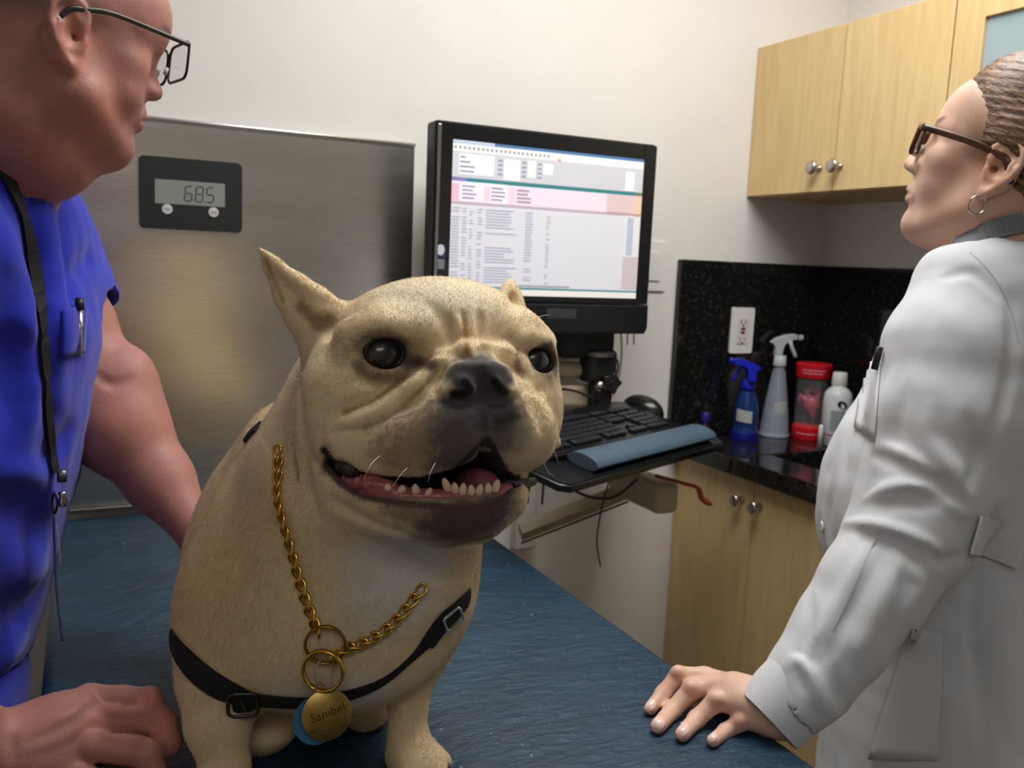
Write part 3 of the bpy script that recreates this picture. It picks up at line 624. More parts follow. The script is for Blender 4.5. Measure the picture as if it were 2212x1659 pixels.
# ================================================================== THINGS ON THE COUNTER
def sprayer(parent, x, y, z, s, ang, m1, m2):
    """trigger sprayer head, z = bottle neck top; points along ang"""
    Fm = Matrix.Translation((x, y, z)) @ Matrix.Rotation(R(ang), 4, 'Z')
    F3 = Fm @ Matrix(((1, 0, 0, 0), (0, 0, -1, .011*s), (0, 1, 0, 0), (0, 0, 0, 1)))
    hd = obj('sprayer_head', prism([(-.028*s, .040*s), (-.012*s, .054*s), (.02*s, .066*s), (.048*s, .070*s), (.058*s, .066*s), (.058*s, .052*s), (.03*s, .048*s), (.014*s, .036*s), (.012*s, 0), (-.012*s, 0), (-.012*s, .03*s)], .022*s, F3, .003*s), m1, parent, ang=40)
    obj('trigger', tube([Fm @ Vector(p) for p in ((.028*s, 0, .05*s), (.034*s, 0, .03*s), (.048*s, 0, .004*s), (.05*s, 0, -.004*s))], .006*s, 8), m2, hd, smooth=True)
    obj('nozzle', lathe([(0, 0), (.009*s, 0), (.009*s, .010*s), (.004*s, .011*s), (0, .011*s)], 16, mtx=Fm @ Matrix.Translation((.057*s, 0, .060*s)) @ Matrix.Rotation(R(90), 4, 'Y')), m1, hd)
def label_patch(parent, x, y, z, r0, r1, w, h, ang, m, tilt=0, name='paper_label'):
    """curved label on a conical bottle, facing the direction ang (deg); r0 radius at z-h/2, r1 at z+h/2"""
    b = bmesh.new(); rows = []
    for i in range(2):
        row = []
        for j in range(9):
            u = (j/8-.5)*w; zz = (i-.5)*h; rr = (r0 if i == 0 else r1)+.0006; a_ = R(ang)+u/rr
            row.append(b.verts.new((x+rr*math.cos(a_), y+rr*math.sin(a_), z+zz+u*tilt)))
        rows.append(row)
    for j in range(8): b.faces.new((rows[0][j], rows[0][j+1], rows[1][j+1], rows[1][j]))
    bmesh.ops.solidify(b, geom=b.faces[:], thickness=.0004)
    return obj(name, b, m, parent)
toc = lambda x, y: math.degrees(math.atan2(-y, -x))          # direction from a thing to the lens
m_paper = mat('paper_label', (222, 224, 214), .6); m_bluep = mat('royal_blue_plastic', (28, 38, 190), .35); m_bluel = mat('blue_liquid', (24, 62, 128), .2, trans=.35, var=.1)
cz = cz1+.0004
x, y = 1.492, 1.690; t = thing('spray_bottle', 'small blue spray bottle with royal blue trigger head under the outlet', 'bottle', (x, y, cz))
obj('bottle_body', lathe([(0, .0), (.031, 0), (.033, .004), (.033, .02), (.031, .028), (.029, .034), (.031, .045), (.029, .08), (.022, .11), (.013, .125), (.012, .13), (0, .13)], 32, mtx=Matrix.Translation((x, y, cz))), m_bluel, t, smooth=True)
obj('base_ring', lathe([(.0, .0), (.0335, 0), (.0345, .006), (.0345, .018), (.0335, .021), (0, .021)], 32, mtx=Matrix.Translation((x, y, cz-.0002))), mat('dark_blue_base', (16, 20, 120), .4), t, smooth=False)
obj('collar', lathe([(.0, .0), (.016, 0), (.017, .01), (.015, .025), (.011, .028), (0, .028)], 24, mtx=Matrix.Translation((x, y, cz+.124))), m_bluep, t, smooth=True)
sprayer(t, x, y, cz+.150, .78, 158, m_bluep, m_bluep)
label_patch(t, x, y, cz+.062, .0305, .0295, .042, .03, toc(x, y)-8, m_paper, -.12)
x, y = 1.603, 1.705; t = thing('spray_bottle', 'tall clear conical spray bottle between the blue bottle and the red display', 'bottle', (x, y, cz))
m_clear = mat('cloudy_clear_plastic', (188, 196, 214), .25, var=.03, trans=.0, alpha=.42)
obj('bottle_body', lathe([(0, 0), (.036, 0), (.038, .004), (.037, .008), (.0365, .02), (.031, .07), (.024, .12), (.017, .165), (.014, .175), (.014, .185), (0, .185)], 32, mtx=Matrix.Translation((x, y, cz))), m_clear, t, smooth=True)
obj('water', lathe([(0, .003), (.0345, .004), (.0345, .018), (.0305, .068), (0, .068)], 32, mtx=Matrix.Translation((x, y, cz))), mat('water_tint', (150, 158, 178), .1, alpha=.35), t, smooth=False)
obj('base_ring', lathe([(.0, .0), (.037, 0), (.0385, .003), (.0385, .007), (0, .0075)], 32, mtx=Matrix.Translation((x, y, cz-.0002))), mat('clear_rim', (190, 196, 206), .3, alpha=.8), t, smooth=False)
m_cp = mat('pale_plastic', (196, 202, 206), .4, alpha=.9)
obj('collar', lathe([(.0, .0), (.0155, 0), (.0165, .004), (.0145, .028), (0, .03)], 24, mtx=Matrix.Translation((x, y, cz+.18))), m_cp, t, smooth=True)
obj('dip_tube', tube([(x, y, cz+.18), (x+.003, y, cz+.1), (x+.02, y, cz+.008)], .0018, 6), m_cp, t)
sprayer(t, x, y, cz+.208, .80, -22, m_cp, m_cp)
label_patch(t, x, y, cz+.076, .0305, .0285, .032, .032, toc(x, y)+22, m_paper, .12)
# anatomical heart model in a clear cylinder between red discs
x, y = 1.672, 1.655; t = thing('heart_model', 'red-capped display cylinder holding a pink heart model, left of the white bottle', 'model', (x, y, cz))
m_red = mat('signal_red', (208, 24, 36), .35); m_wht = mat('white_print', (236, 226, 226), .5)
obj('base_disc', lathe([(0, 0), (.041, 0), (.042, .002), (.042, .032), (.040, .034), (0, .034)], 40, mtx=Matrix.Translation((x, y, cz))), m_red, t, ang=40)
F = Matrix.Translation((x, y, cz))
obj('top_cap', lathe([(0, .158), (.042, .158), (.043, .160), (.045, .192), (.043, .194), (0, .194)], 40, mtx=F), m_red, t, ang=40)
obj('clear_cylinder', lathe([(.039, .0342), (.039, .1578)], 40, mtx=F), mat('clear_acrylic', (220, 225, 230), .05, alpha=.10), t, smooth=True)
for r_, zz, n_, ln in ((.0442, cz+.179, 13, .0052), (.0442, cz+.171, 11, .0040), (.0425, cz+.017, 14, .0044)):     # print too small to read
    bb = bmesh.new()
    for q in range(n_):
        a_ = R(toc(x, y))+(q-n_/2+.5)*.105; h_ = ln*(.75+.25*math.sin(q*2.3)); w_ = .030
        vs = [bb.verts.new((x+r_*math.cos(a_+u), y+r_*math.sin(a_+u), zz+v)) for u, v in ((-w_, -h_/2), (w_, -h_/2), (w_, h_/2), (-w_, h_/2))]; bb.faces.new(vs)
    bmesh.ops.solidify(bb, geom=bb.faces[:], thickness=.0004); tag(obj('lettering', bb, m_wht, t), kind='stuff')
h_ = Clay(); c = np.array([x, y, cz+.09])
Cw = lambda a, b_, e: c+a*np.array([.684, -.73, 0])+b_*np.array([0, 0, 1])+e*np.array([.73, .684, 0])
Iw = np.array([[.684, -.73, 0], [0, 0, 1], [.73, .684, 0]])
h_.ell(Cw(.002, 0, 0), (.02, .022, .018), .006, rot=Iw); h_.rod([Cw(.004, -.008, 0), Cw(.008, -.03, 0)], [.013, .006], .008)
h_.rod([Cw(-.008, .012, 0), Cw(-.012, .03, 0), Cw(0, .04, 0), Cw(.012, .03, 0)], [.008, .007, .0065, .006], .004)
h_.rod([Cw(.012, .01, 0), Cw(.018, .03, 0), Cw(.014, .042, 0)], [.007, .006, .005], .004); h_.rod([Cw(-.016, .01, -.004), Cw(-.026, .02, -.004), Cw(-.03, .002, -.004)], [.006, .005, .003], .004)
clay_obj('heart', h_, .0018, vcol('heart_enamel', .35, coat=.2), t, (190, 70, 92), [(Cw(0, .03, 0), (.05, .022, .05), (168, 58, 62), .6, .9)])
obj('stand_rod', tube([Cw(.008, -.034, 0), Cw(.008, -.056, 0)], .0015, 6), m_nickel, t)
# white foam bottle with a black oval mark and a magenta line
x, y = 1.672, 1.568; t = thing('lotion_bottle', 'white round-shouldered bottle with black oval mark and magenta stripe on the counter', 'bottle', (x, y, cz))
m_wb = mat('white_bottle', (214, 220, 222), .25, var=.01)
obj('bottle_body', lathe([(0, 0), (.031, 0), (.034, .003), (.034, .118), (.031, .132), (.023, .142), (.017, .146), (.017, .15), (0, .15)], 40, mtx=Matrix.Translation((x, y, cz))), m_wb, t, smooth=True)
obj('cap', lathe([(0, 0), (.0175, 0), (.0185, .002), (.017, .03), (.0155, .032), (0, .0325)], 32, mtx=Matrix.Translation((x, y, cz+.1503))), mat('white_cap', (222, 224, 220), .4), t, ang=40)
obj('magenta_stripe', lathe([(.0342, .0), (.0346, .0), (.0346, .0035), (.0342, .0035)], 40, mtx=Matrix.Translation((x, y, cz+.028))), mat('magenta_ink', (170, 60, 130), .5), t, smooth=True)
bb = bmesh.new(); pts = []
for i in range(25):
    a_ = 2*math.pi*i/24; u = .0135*math.cos(a_); w_ = .0095*math.sin(a_); u, w_ = u*.85+w_*.4+.004, -u*.42+w_*.9; pts.append((u, w_))
vs = [bb.verts.new((x+.0346*math.cos(R(toc(x, y)+14)+u/.034), y+.0346*math.sin(R(toc(x, y)+14)+u/.034), cz+.105+w_)) for u, w_ in pts[:-1]]; bb.faces.new(vs); bmesh.ops.solidify(bb, geom=bb.faces[:], thickness=.0005)
obj('oval_mark', bb, mat('black_ink', (16, 24, 30), .4), t, label='black slanted oval mark')
label_patch(t, x, y, cz+.066, .0342, .0342, .034, .05, toc(x, y)+6, mat('pale_panel_print', (188, 198, 204), .5), 0, 'printed_panel')
x, y = 1.392, 1.722; t = thing('reflection_bottle', 'made-up dark bottle with violet cap standing in for a backsplash reflection', 'bottle', (x, y, cz))  # bottle made up for a violet spot taken as a backsplash reflection
obj('bottle_body', lathe([(0, 0), (.013, 0), (.014, .003), (.014, .034), (.009, .041), (.009, .044), (0, .044)], 24, mtx=Matrix.Translation((x, y, cz))), mat('dark_bottle_glass', (24, 24, 34), .2), t, ang=40)
obj('cap', lathe([(0, 0), (.011, 0), (.0115, .002), (.0105, .020), (.009, .022), (0, .0225)], 24, mtx=Matrix.Translation((x, y, cz+.0442))), mat('violet_reflection', (46, 30, 120), .4), t, ang=40)
x, y = 1.615, 1.558; b = lathe([(0, 0), (.006, 0), (.006, .05), (.004, .055), (0, .056)], 16, mtx=Matrix.Translation((x, y, cz)))
tag(obj('white_tube', b, m_white, smooth=True), 'slim white tube standing before the white bottle', 'tube')
# ================================================================== THE DOG
def px(n, d): return n*d/FPX
CAM0 = np.array([0, 0, CZ])
psi, rol, pit = R(27), R(3), R(4)
cr, cu, cf = CM[0], CM[1], CM[2]
Fw = math.sin(psi)*cr-math.cos(psi)*cf; Lt = math.cos(psi)*cr+math.sin(psi)*cf; Up = cu.copy()
Fw = Fw*math.cos(pit)+Up*math.sin(pit); Up = np.cross(Lt, Fw)*-1; Up /= np.linalg.norm(Up)
if Up @ cu < 0: Up = -Up
Lt, Up = Lt*math.cos(rol)-Up*math.sin(rol), Up*math.cos(rol)+Lt*math.sin(rol)
HO = P(930, 800, .80); HR = np.array([Lt, Up, Fw])
def H(x, y, f):
    """point seen at pixel x,y lying f metres in front of the head's centre plane"""
    v = P(x, y, 1)-CAM0; k = ((HO+Fw*f-CAM0) @ Fw)/(v @ Fw); return CAM0+v*k
dog = Clay()
E_ = lambda x, y, f, r, k=.02, op='u': dog.ell(H(x, y, f), r, k, op, rot=HR)
def Rd(pts, rad, k=.012, op='u', ik=None, flat=None): return dog.rod([H(*p) for p in pts], rad, k, op, ik, flat)
# trunk, shoulders, neck (pixel x, y, distance)
B_ = lambda x, y, d, r, k=.04: dog.ell(P(x, y, d), r, k)
B_(652, 1220, .97, (.116, .112, .13))
B_(566, 1225, .90, (.056, .098, .10), .02)
B_(487, 1300, .865, (.043, .072, .06), .02)
B_(700, 1330, .875, (.115, .085, .085), .05)
B_(720, 1400, .85, (.095, .050, .06), .04)
B_(890, 1270, .90, (.046, .070, .07), .04)
B_(936, 1250, .875, (.031, .048, .05), .025)
dog.rod([P(655, 1190, 1.0), P(720, 1200, 1.22)], [.112, .105], .05)
dog.rod([P(665, 1010, .95), P(605, 1090, 1.0)], [.078, .076], .03)
B_(720, 1330, 1.22, (.14, .10, .12), .05)
dog.rod([P(820, 900, .86), P(760, 1060, .86), P(730, 1200, .88)], [.095, .105, .105], .05)
dog.rod([P(900, 1000, .84), P(880, 1130, .86), P(860, 1240, .875)], [.07, .065, .06], .05)
# front legs and paws
dog.rod([P(480, 1380, .86), P(468, 1470, .835), P(470, 1560, .82), P(486, 1660, .815), P(492, 1715, .815)], [.038, .034, .0275, .0205, .019], .025, ik=.01)
dog.rod([P(925, 1330, .885), P(892, 1440, .885), P(882, 1520, .88), P(882, 1590, .875), P(880, 1630, .875)], [.028, .0235, .0175, .0178, .020], .02, ik=.01)
def paw(c, fw, s=1.0):
    """broad paw with four toes; fw = horizontal pointing direction"""
    fw = np.array([fw[0], fw[1], 0.]); fw /= np.linalg.norm(fw); sd = np.array([fw[1], -fw[0], 0]); up = np.array([0, 0, 1.])
    Q = np.array([sd, fw, up])
    dog.ell(c+up*.014*s, (.026*s, .030*s, .017*s), .012, rot=Q)
    tips = []
    for i, (a, l) in enumerate(((-.0195, .016), (-.007, .027), (.007, .027), (.0195, .016))):
        b = c+sd*a*s+fw*l*s+up*.0115*s; dog.rod([c+sd*a*.7*s+up*.018*s, b], [.0105*s, .0098*s], .005); tips.append((b+fw*.009*s, fw))
    return tips
tipsR = paw(PZ(898, 1668, TZ), (.25, -1)); tipsL = paw(PZ(500, 1760, TZ), (.05, -1))
# haunches and hind feet seen between the front legs
dog.rod([P(575, 1450, 1.05), P(572, 1540, .98), PZ(568, 1570, TZ+.02)], [.05, .036, .026], .03)
dog.ell(PZ(566, 1600, TZ)+np.array([0, 0, .021]), (.034, .021, .045), .012, rot=np.array([[1, 0, 0], [0, 0, 1.], [0, 1, 0]]))
dog.rod([P(800, 1440, 1.05), PZ(790, 1520, TZ+.025)], [.045, .028], .03)
# skull
E_(922, 776, -.030, (.107, .066, .085), .02)
E_(975, 712, .010, (.080, .044, .045), .03)
E_(765, 885, -.005, (.051, .064, .058), .025)
E_(1105, 885, -.010, (.046, .062, .058), .025)
E_(830, 960, -.010, (.066, .053, .058), .03)
Rd([(760, 722, .030), (820, 700, .038), (890, 712, .044)], [.014, .017, .014], .015)
Rd([(1090, 722, .040), (1135, 716, .030), (1172, 738, .010)], [.015, .016, .013], .015)
E_(900, 835, .030, (.032, .018, .020), .02); E_(790, 835, .020, (.036, .018, .022), .02)
E_(1130, 845, .020, (.025, .018, .022), .02)
# muzzle and flews
E_(1025, 880, .045, (.052, .046, .038), .02)
Rd([(1000, 895, .056), (960, 925, .056), (890, 958, .046), (800, 968, .026), (725, 962, .004)], [.036, .038, .0345, .022, .013], .012, ik=.01)
Rd([(1085, 890, .056), (1108, 925, .052), (1138, 950, .026)], [.032, .0355, .026], .012, ik=.01)
Rd([(945, 800, .062), (900, 838, .056), (845, 880, .044), (780, 912, .022)], [.010, .0135, .0135, .011], .010, ik=.006)
Rd([(960, 780, .066), (1000, 766, .071), (1045, 760, .071), (1090, 770, .061), (1116, 792, .05)], [.009, .009, .009, .0085, .008], .010, ik=.006)
Rd([(1116, 792, .05), (1145, 850, .036), (1160, 905, .014)], [.009, .0105, .010], .010, ik=.006)
E_(1194, 955, .005, (.008, .007, .008), .006)
# folds (creases) cut between the rolls
def crease(pts, r=.0035, k=.006, off=0): Rd([(a, b, c+off) for a, b, c in pts], r, k, 's', .003)
crease([(650, 800, -.03), (665, 880, -.02), (655, 1000, -.03), (680, 1100, -.03)], .006, .016)
# nose
E_(1036, 808, .080, (.0300, .0180, .0150), .007)
Rd([(985, 832, .084), (965, 845, .080)], [.010, .006], .006); Rd([(1082, 830, .078), (1104, 842, .070)], [.009, .006], .006)
Rd([(1010, 828, .101), (1004, 845, .100), (985, 850, .098)], [.0058, .0062, .0040], .004, 's')
Rd([(1064, 826, .099), (1072, 845, .096), (1092, 850, .090)], [.0052, .0058, .0036], .004, 's')
Rd([(1042, 850, .100), (1046, 900, .102), (1048, 958, .094)], [.0018, .0024, .003], .006, 's')
# lower jaw
Rd([(1028, 1096, .044), (960, 1098, .046), (880, 1084, .034), (790, 1050, .010), (720, 1010, -.015)], [.0265, .029, .024, .020, .018], .012, ik=.01)
Rd([(1028, 1096, .044), (1085, 1072, .036), (1112, 1052, .010)], [.0265, .020, .014], .012, ik=.01)
E_(900, 1080, -.005, (.080, .035, .055), .03)
# mouth opening
MO = dict(flat=(Fw, .28))
Rd([(712, 996, .022), (734, 1012, .032), (767, 1035, .040), (821, 1049, .050), (898, 1052, .060), (960, 1046, .066), (1010, 1034, .067)], [.0022, .0050, .0070, .0076, .0092, .0118, .0145], .004, 's', None, (Fw, .28))
Rd([(1010, 1034, .067), (1044, 1020, .067), (1072, 1034, .060)], [.0145, .0165, .0115], .004, 's', None, (Fw, .28))
Rd([(1046, 1000, .072), (1046, 966, .086)], [.0130, .0045], .004, 's', None, (Fw, .35))
Rd([(1072, 1036, .058), (1104, 1045, .036), (1146, 1042, .006)], [.0090, .0045, .0020], .004, 's', None, (Fw, .28))
# ears
def ear(pts, rad, ax, ff, k=.012): dog.rod([H(*p) for p in pts], rad, k, 'u', .006, (ax, ff))
eax = Fw*.75-Lt*.55
ear([(562, 538, -.035), (590, 578, -.034), (632, 632, -.032), (668, 672, -.030), (702, 712, -.030), (716, 742, -.030)], [.0022, .0085, .0175, .0235, .0275, .028], eax/np.linalg.norm(eax), 1.9)
eax2 = Fw*.8+Lt*.5
ear([(1103, 612, -.055), (1102, 636, -.055), (1102, 668, -.054), (1098, 700, -.05)], [.0045, .0145, .0220, .024], eax2/np.linalg.norm(eax2), 1.8)
Rd([(618, 616, -.012), (668, 668, -.002), (712, 700, .004)], [.005, .0100, .0115], .008, 's')
Rd([(1110, 640, -.042), (1116, 672, -.036)], [.004, .007], .006, 's')
# eye sockets and lids
EYE = [(H(820, 766, .0330), .0186, H(820, 766, .05)), (H(1147, 781, .0240), .0182, H(1147, 781, .045))]
for c, r, _ in EYE: dog.ell(c, (r*1.3, r*1.15, r*1.25), .016, 'u', rot=HR)
for c, r, _ in EYE: dog.ell(c+Fw*.008, (r*.99, r*.78, r*1.3), .006, 's', rot=HR)
def fur_relief(q, d):
    n = .0003*wob(q, 90, 1)+.00015*wob(q, 330, 2)
    v = (q-HO) @ Fw
    return d-n*.6-np.where((v > .045) & (q[..., 2] < HO[2]+.0), .0005*wob(q, 700, 3), 0)
FAWN = (224, 202, 162)
dark, grey = (66, 56, 52), (74, 69, 72)
SP = [(P(480, 1200, .85), (.12, .14, .2), (212, 186, 140), .8, .8),
      (P(860, 1240, .80), (.055, .07, .25), (226, 222, 214), .6, 1), (P(905, 1190, .80), (.045, .035, .25), (226, 220, 210), .7, .95), (P(800, 1200, .80), (.04, .035, .25), (222, 212, 194), .9, .7), (P(800, 1330, .80), (.05, .05, .1), (206, 196, 176), .9, .7),
      (P(700, 1490, .80), (.085, .028, .12), (214, 204, 188), .8, .9), (P(660, 1440, .8), (.04, .02, .1), (208, 196, 170), .9, .5), (P(780, 1490, .80), (.05, .028, .1), (214, 206, 194), .8, .9),
      (P(572, 1580, .95), (.05, .05, .1), (196, 160, 132), .8, .8),
      (H(940, 650, .03), (.10, .035, .1), (232, 220, 194), .8, .8),  # top of the head lightened, painting in the light from above
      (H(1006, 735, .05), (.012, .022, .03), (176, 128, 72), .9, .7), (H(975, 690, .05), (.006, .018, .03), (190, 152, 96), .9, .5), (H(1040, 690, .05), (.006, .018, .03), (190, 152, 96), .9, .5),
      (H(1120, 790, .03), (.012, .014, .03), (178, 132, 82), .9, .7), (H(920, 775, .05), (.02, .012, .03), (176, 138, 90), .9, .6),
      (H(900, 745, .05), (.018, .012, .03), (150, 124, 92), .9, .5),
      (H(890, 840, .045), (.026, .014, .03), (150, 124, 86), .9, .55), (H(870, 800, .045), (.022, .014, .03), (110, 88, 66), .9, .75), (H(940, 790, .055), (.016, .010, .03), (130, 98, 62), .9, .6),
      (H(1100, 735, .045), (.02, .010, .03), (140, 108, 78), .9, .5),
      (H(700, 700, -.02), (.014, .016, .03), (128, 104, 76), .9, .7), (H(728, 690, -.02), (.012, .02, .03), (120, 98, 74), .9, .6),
      # muzzle mask
      (H(940, 945, .08), (.064, .044, .05), (140, 124, 106), .8, .85), (H(965, 935, .085), (.044, .036, .05), (104, 93, 86), .8, .85), (H(880, 985, .07), (.05, .022, .05), (152, 128, 96), .8, .7), (H(900, 920, .07), (.03, .016, .04), (166, 142, 104), .9, .5),
      (H(1010, 930, .09), (.034, .042, .05), (92, 82, 80), .55, .95), (H(985, 985, .09), (.036, .028, .05), (96, 84, 80), .7, .9),
      (H(1085, 930, .09), (.027, .042, .06), (100, 94, 98), .7, .9), (H(1130, 930, .07), (.014, .032, .06), (150, 140, 132), .9, .6), (H(1045, 880, .09), (.042, .024, .05), grey, .4, 1),  # the pale blob on the right flew paints in its lit sheen
      (H(1036, 812, .09), (.036, .0235, .04), (66, 60, 63), .35, 1), 
      (H(1046, 905, .10), (.0035, .026, .014), (38, 32, 34), .9, .9),
      (H(1150, 900, .04), (.016, .04, .04), (196, 176, 142), .8, .6), (H(1140, 985, .045), (.022, .02, .05), (196, 172, 132), .9, .6),
      # chin and lips
      (H(990, 1120, .06), (.058, .032, .06), (84, 68, 66), .55, 1), (H(1060, 1090, .05), (.035, .03, .05), (82, 66, 68), .6, 1), (H(880, 1090, .05), (.035, .02, .05), (112, 88, 74), .8, .85), (H(800, 1065, .03), (.03, .012, .05), (124, 98, 76), .9, .7),
      (H(740, 1008, .03), (.016, .011, .03), (42, 34, 32), .8, 1), (H(712, 975, .02), (.012, .018, .03), (92, 72, 60), .9, .8)]
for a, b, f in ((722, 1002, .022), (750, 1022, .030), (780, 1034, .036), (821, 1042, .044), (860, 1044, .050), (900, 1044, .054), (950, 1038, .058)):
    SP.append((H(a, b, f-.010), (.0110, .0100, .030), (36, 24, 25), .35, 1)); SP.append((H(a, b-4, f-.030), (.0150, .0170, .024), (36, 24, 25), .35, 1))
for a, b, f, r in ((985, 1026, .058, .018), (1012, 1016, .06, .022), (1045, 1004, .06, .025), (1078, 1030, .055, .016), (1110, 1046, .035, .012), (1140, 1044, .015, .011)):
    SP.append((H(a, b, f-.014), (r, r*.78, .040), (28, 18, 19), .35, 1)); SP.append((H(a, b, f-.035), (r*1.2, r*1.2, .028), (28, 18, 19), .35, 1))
for (c, r, ff), s in zip(EYE, (1, 1)):
    SP.append((c+Fw*.006, (.036, .0300, .035), (106, 86, 68), .6, .9)); SP.append((c+Fw*.006, (.0280, .0238, .03), (46, 38, 36), .40, 1))
rs = np.random.RandomState(5)
for i in range(46):                                   # dark freckles on the flews
    SP.append((H(rs.uniform(850, 990), rs.uniform(895, 1020), .08), (.0022, .0018, .04), (104, 82, 60), .8, .5))
m_fur = vcol('short_fur', .7, bump=.35, bscale=900, spec=.2, sheen=.15, var=.08, vscale=220, stretch=(1, 1, .5), dist=.0006)
dog_o = thing('dog', 'stocky fawn bulldog with grey muzzle sitting up on the blue table', 'dog', tuple(PZ(640, 1640, TZ)))
bpy.context.view_layer.update()
DF = [press([(916, 782), (880, 812), (844, 840), (802, 868), (744, 889), (700, 902)], .0080, .0062), press([(945, 800), (915, 836), (890, 860), (842, 900), (785, 924), (737, 930)], .0070, .0062), raise_([(930, 792), (898, 830), (866, 856), (825, 886), (770, 908), (722, 918)], .009, .0034), raise_([(930, 880), (880, 915), (820, 945), (760, 955)], .020, .0030),
      press([(952, 792), (985, 775), (1035, 768), (1085, 775), (1112, 795)], .0045, .0026), press([(925, 768), (970, 758), (1008, 764), (1060, 753), (1112, 768)], .0050, .0032),
      press([(1003, 682), (1006, 725), (1008, 764)], .0065, .0060), press([(973, 690), (984, 725), (992, 754)], .0045, .0028), press([(1038, 680), (1030, 720), (1024, 752)], .0045, .0028), press([(930, 655), (958, 690), (970, 735)], .005, .0018), press([(1075, 668), (1070, 705), (1058, 740)], .005, .0018),
      raise_([(990, 690), (995, 725), (998, 752)], .005, .0020), raise_([(1018, 690), (1017, 725), (1016, 752)], .005, .0020),
      press([(1114, 800), (1140, 842), (1160, 890), (1170, 930)], .006, .0042), press([(648, 820), (650, 900), (655, 980), (668, 1060), (690, 1120)], .008, .0040), press([(610, 930), (615, 1010), (628, 1080)], .010, .0030),
      press([(692, 925), (668, 940), (664, 975), (690, 1015), (716, 1045)], .0060, .0034), raise_([(722, 1036), (790, 1076), (870, 1098), (940, 1106)], .007, .0024), raise_([(712, 948), (724, 962), (735, 985)], .006, .0020),
      raise_([(752, 744), (785, 708), (835, 696), (884, 708)], .010, .0042), press([(768, 812), (812, 830), (868, 815)], .005, .0022), raise_([(1112, 738), (1150, 726), (1184, 752)], .008, .0040), press([(1120, 820), (1150, 842), (1180, 838)], .004, .0018),
      press([(1006, 822), (1014, 840), (1002, 853), (978, 852)], .0058, .0065), press([(1066, 820), (1080, 838), (1092, 850)], .0052, .0060), raise_([(958, 822), (966, 846), (990, 862)], .005, .0018), raise_([(1112, 826), (1110, 846), (1096, 860)], .0045, .0018), press([(1040, 800), (1042, 830), (1044, 862)], .003, .0014), press([(950, 866), (1000, 872), (1040, 868)], .004, .0018), press([(1050, 868), (1085, 870), (1115, 860)], .004, .0018), press([(574, 560), (604, 602), (640, 650), (676, 690)], .011, .0050), raise_([(572, 545), (620, 588), (680, 628), (735, 652)], .005, .0022), press([(1106, 640), (1112, 668)], .006, .003), press([(712, 1080), (780, 1120), (860, 1150)], .006, .0025)]
dog = folded(dog, .0045, DF, kk=.006)
DV, DFc = dog.mesh(.0020, fur_relief); dme, DV = np_mesh('body', DV, DFc, 1)
body = mesh_obj('body', dme, m_fur, dog_o)
BV = BVHTree.FromPolygons([tuple(v) for v in DV], [tuple(f) for f in DFc])
def hit(x, y, off=0.0):
    v = Vector(P(x, y, 1)-CAM0).normalized(); loc, nor, idx, dist = BV.ray_cast(Vector(CAM0), v)
    if loc is None: return None, None
    if nor.dot(v) > 0: nor = -nor
    return loc+nor*off, nor
def mark(path, r, col, st=.9, soft=.6, n=6):
    for a, b, rr in spline([(a, b, 0) for a, b in path], n):
        p, nn = hit(a, b)
        if p is not None: SP.append((np.array(p), np.array([1, 1, 1])*r, col, soft, st))
mark([(700, 972), (716, 990), (745, 1010), (780, 1022), (821, 1031), (898, 1030), (950, 1022), (985, 1008), (1015, 985), (1040, 955)], .0046, (34, 27, 26), 1, .5)
mark([(1052, 948), (1072, 980), (1096, 1020), (1128, 1036), (1150, 1040)], .0045, (38, 30, 30), 1, .5)
mark([(712, 1012), (735, 1042), (780, 1068), (840, 1082), (920, 1092), (990, 1096), (1050, 1092), (1095, 1066), (1112, 1046)], .0052, (84, 60, 56), .95, .7)
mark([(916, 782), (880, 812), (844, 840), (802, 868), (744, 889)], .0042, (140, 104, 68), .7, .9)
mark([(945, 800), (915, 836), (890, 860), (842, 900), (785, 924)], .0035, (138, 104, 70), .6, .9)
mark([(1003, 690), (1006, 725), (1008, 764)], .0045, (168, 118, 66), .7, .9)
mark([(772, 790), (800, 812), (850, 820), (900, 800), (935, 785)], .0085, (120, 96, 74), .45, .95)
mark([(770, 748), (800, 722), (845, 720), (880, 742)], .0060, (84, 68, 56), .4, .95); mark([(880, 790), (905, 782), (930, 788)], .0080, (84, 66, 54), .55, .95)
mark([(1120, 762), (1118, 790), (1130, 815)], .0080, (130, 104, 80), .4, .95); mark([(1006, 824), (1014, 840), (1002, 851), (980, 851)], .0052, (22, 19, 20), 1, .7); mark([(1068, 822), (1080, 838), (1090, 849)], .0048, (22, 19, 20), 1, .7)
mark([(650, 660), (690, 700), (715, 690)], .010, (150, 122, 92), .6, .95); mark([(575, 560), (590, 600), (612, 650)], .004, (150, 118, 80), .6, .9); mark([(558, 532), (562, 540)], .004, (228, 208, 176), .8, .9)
rs = np.random.RandomState(8)
for i in range(70): mark([(a_, b_) for a_, b_ in [(rs.uniform(790, 960), rs.uniform(900, 985))]]*2, rs.uniform(.0018, .0036), (158, 130, 96), rs.uniform(.25, .55), .9, 1)
DC = pigment(body.data, DV, FAWN, SP)
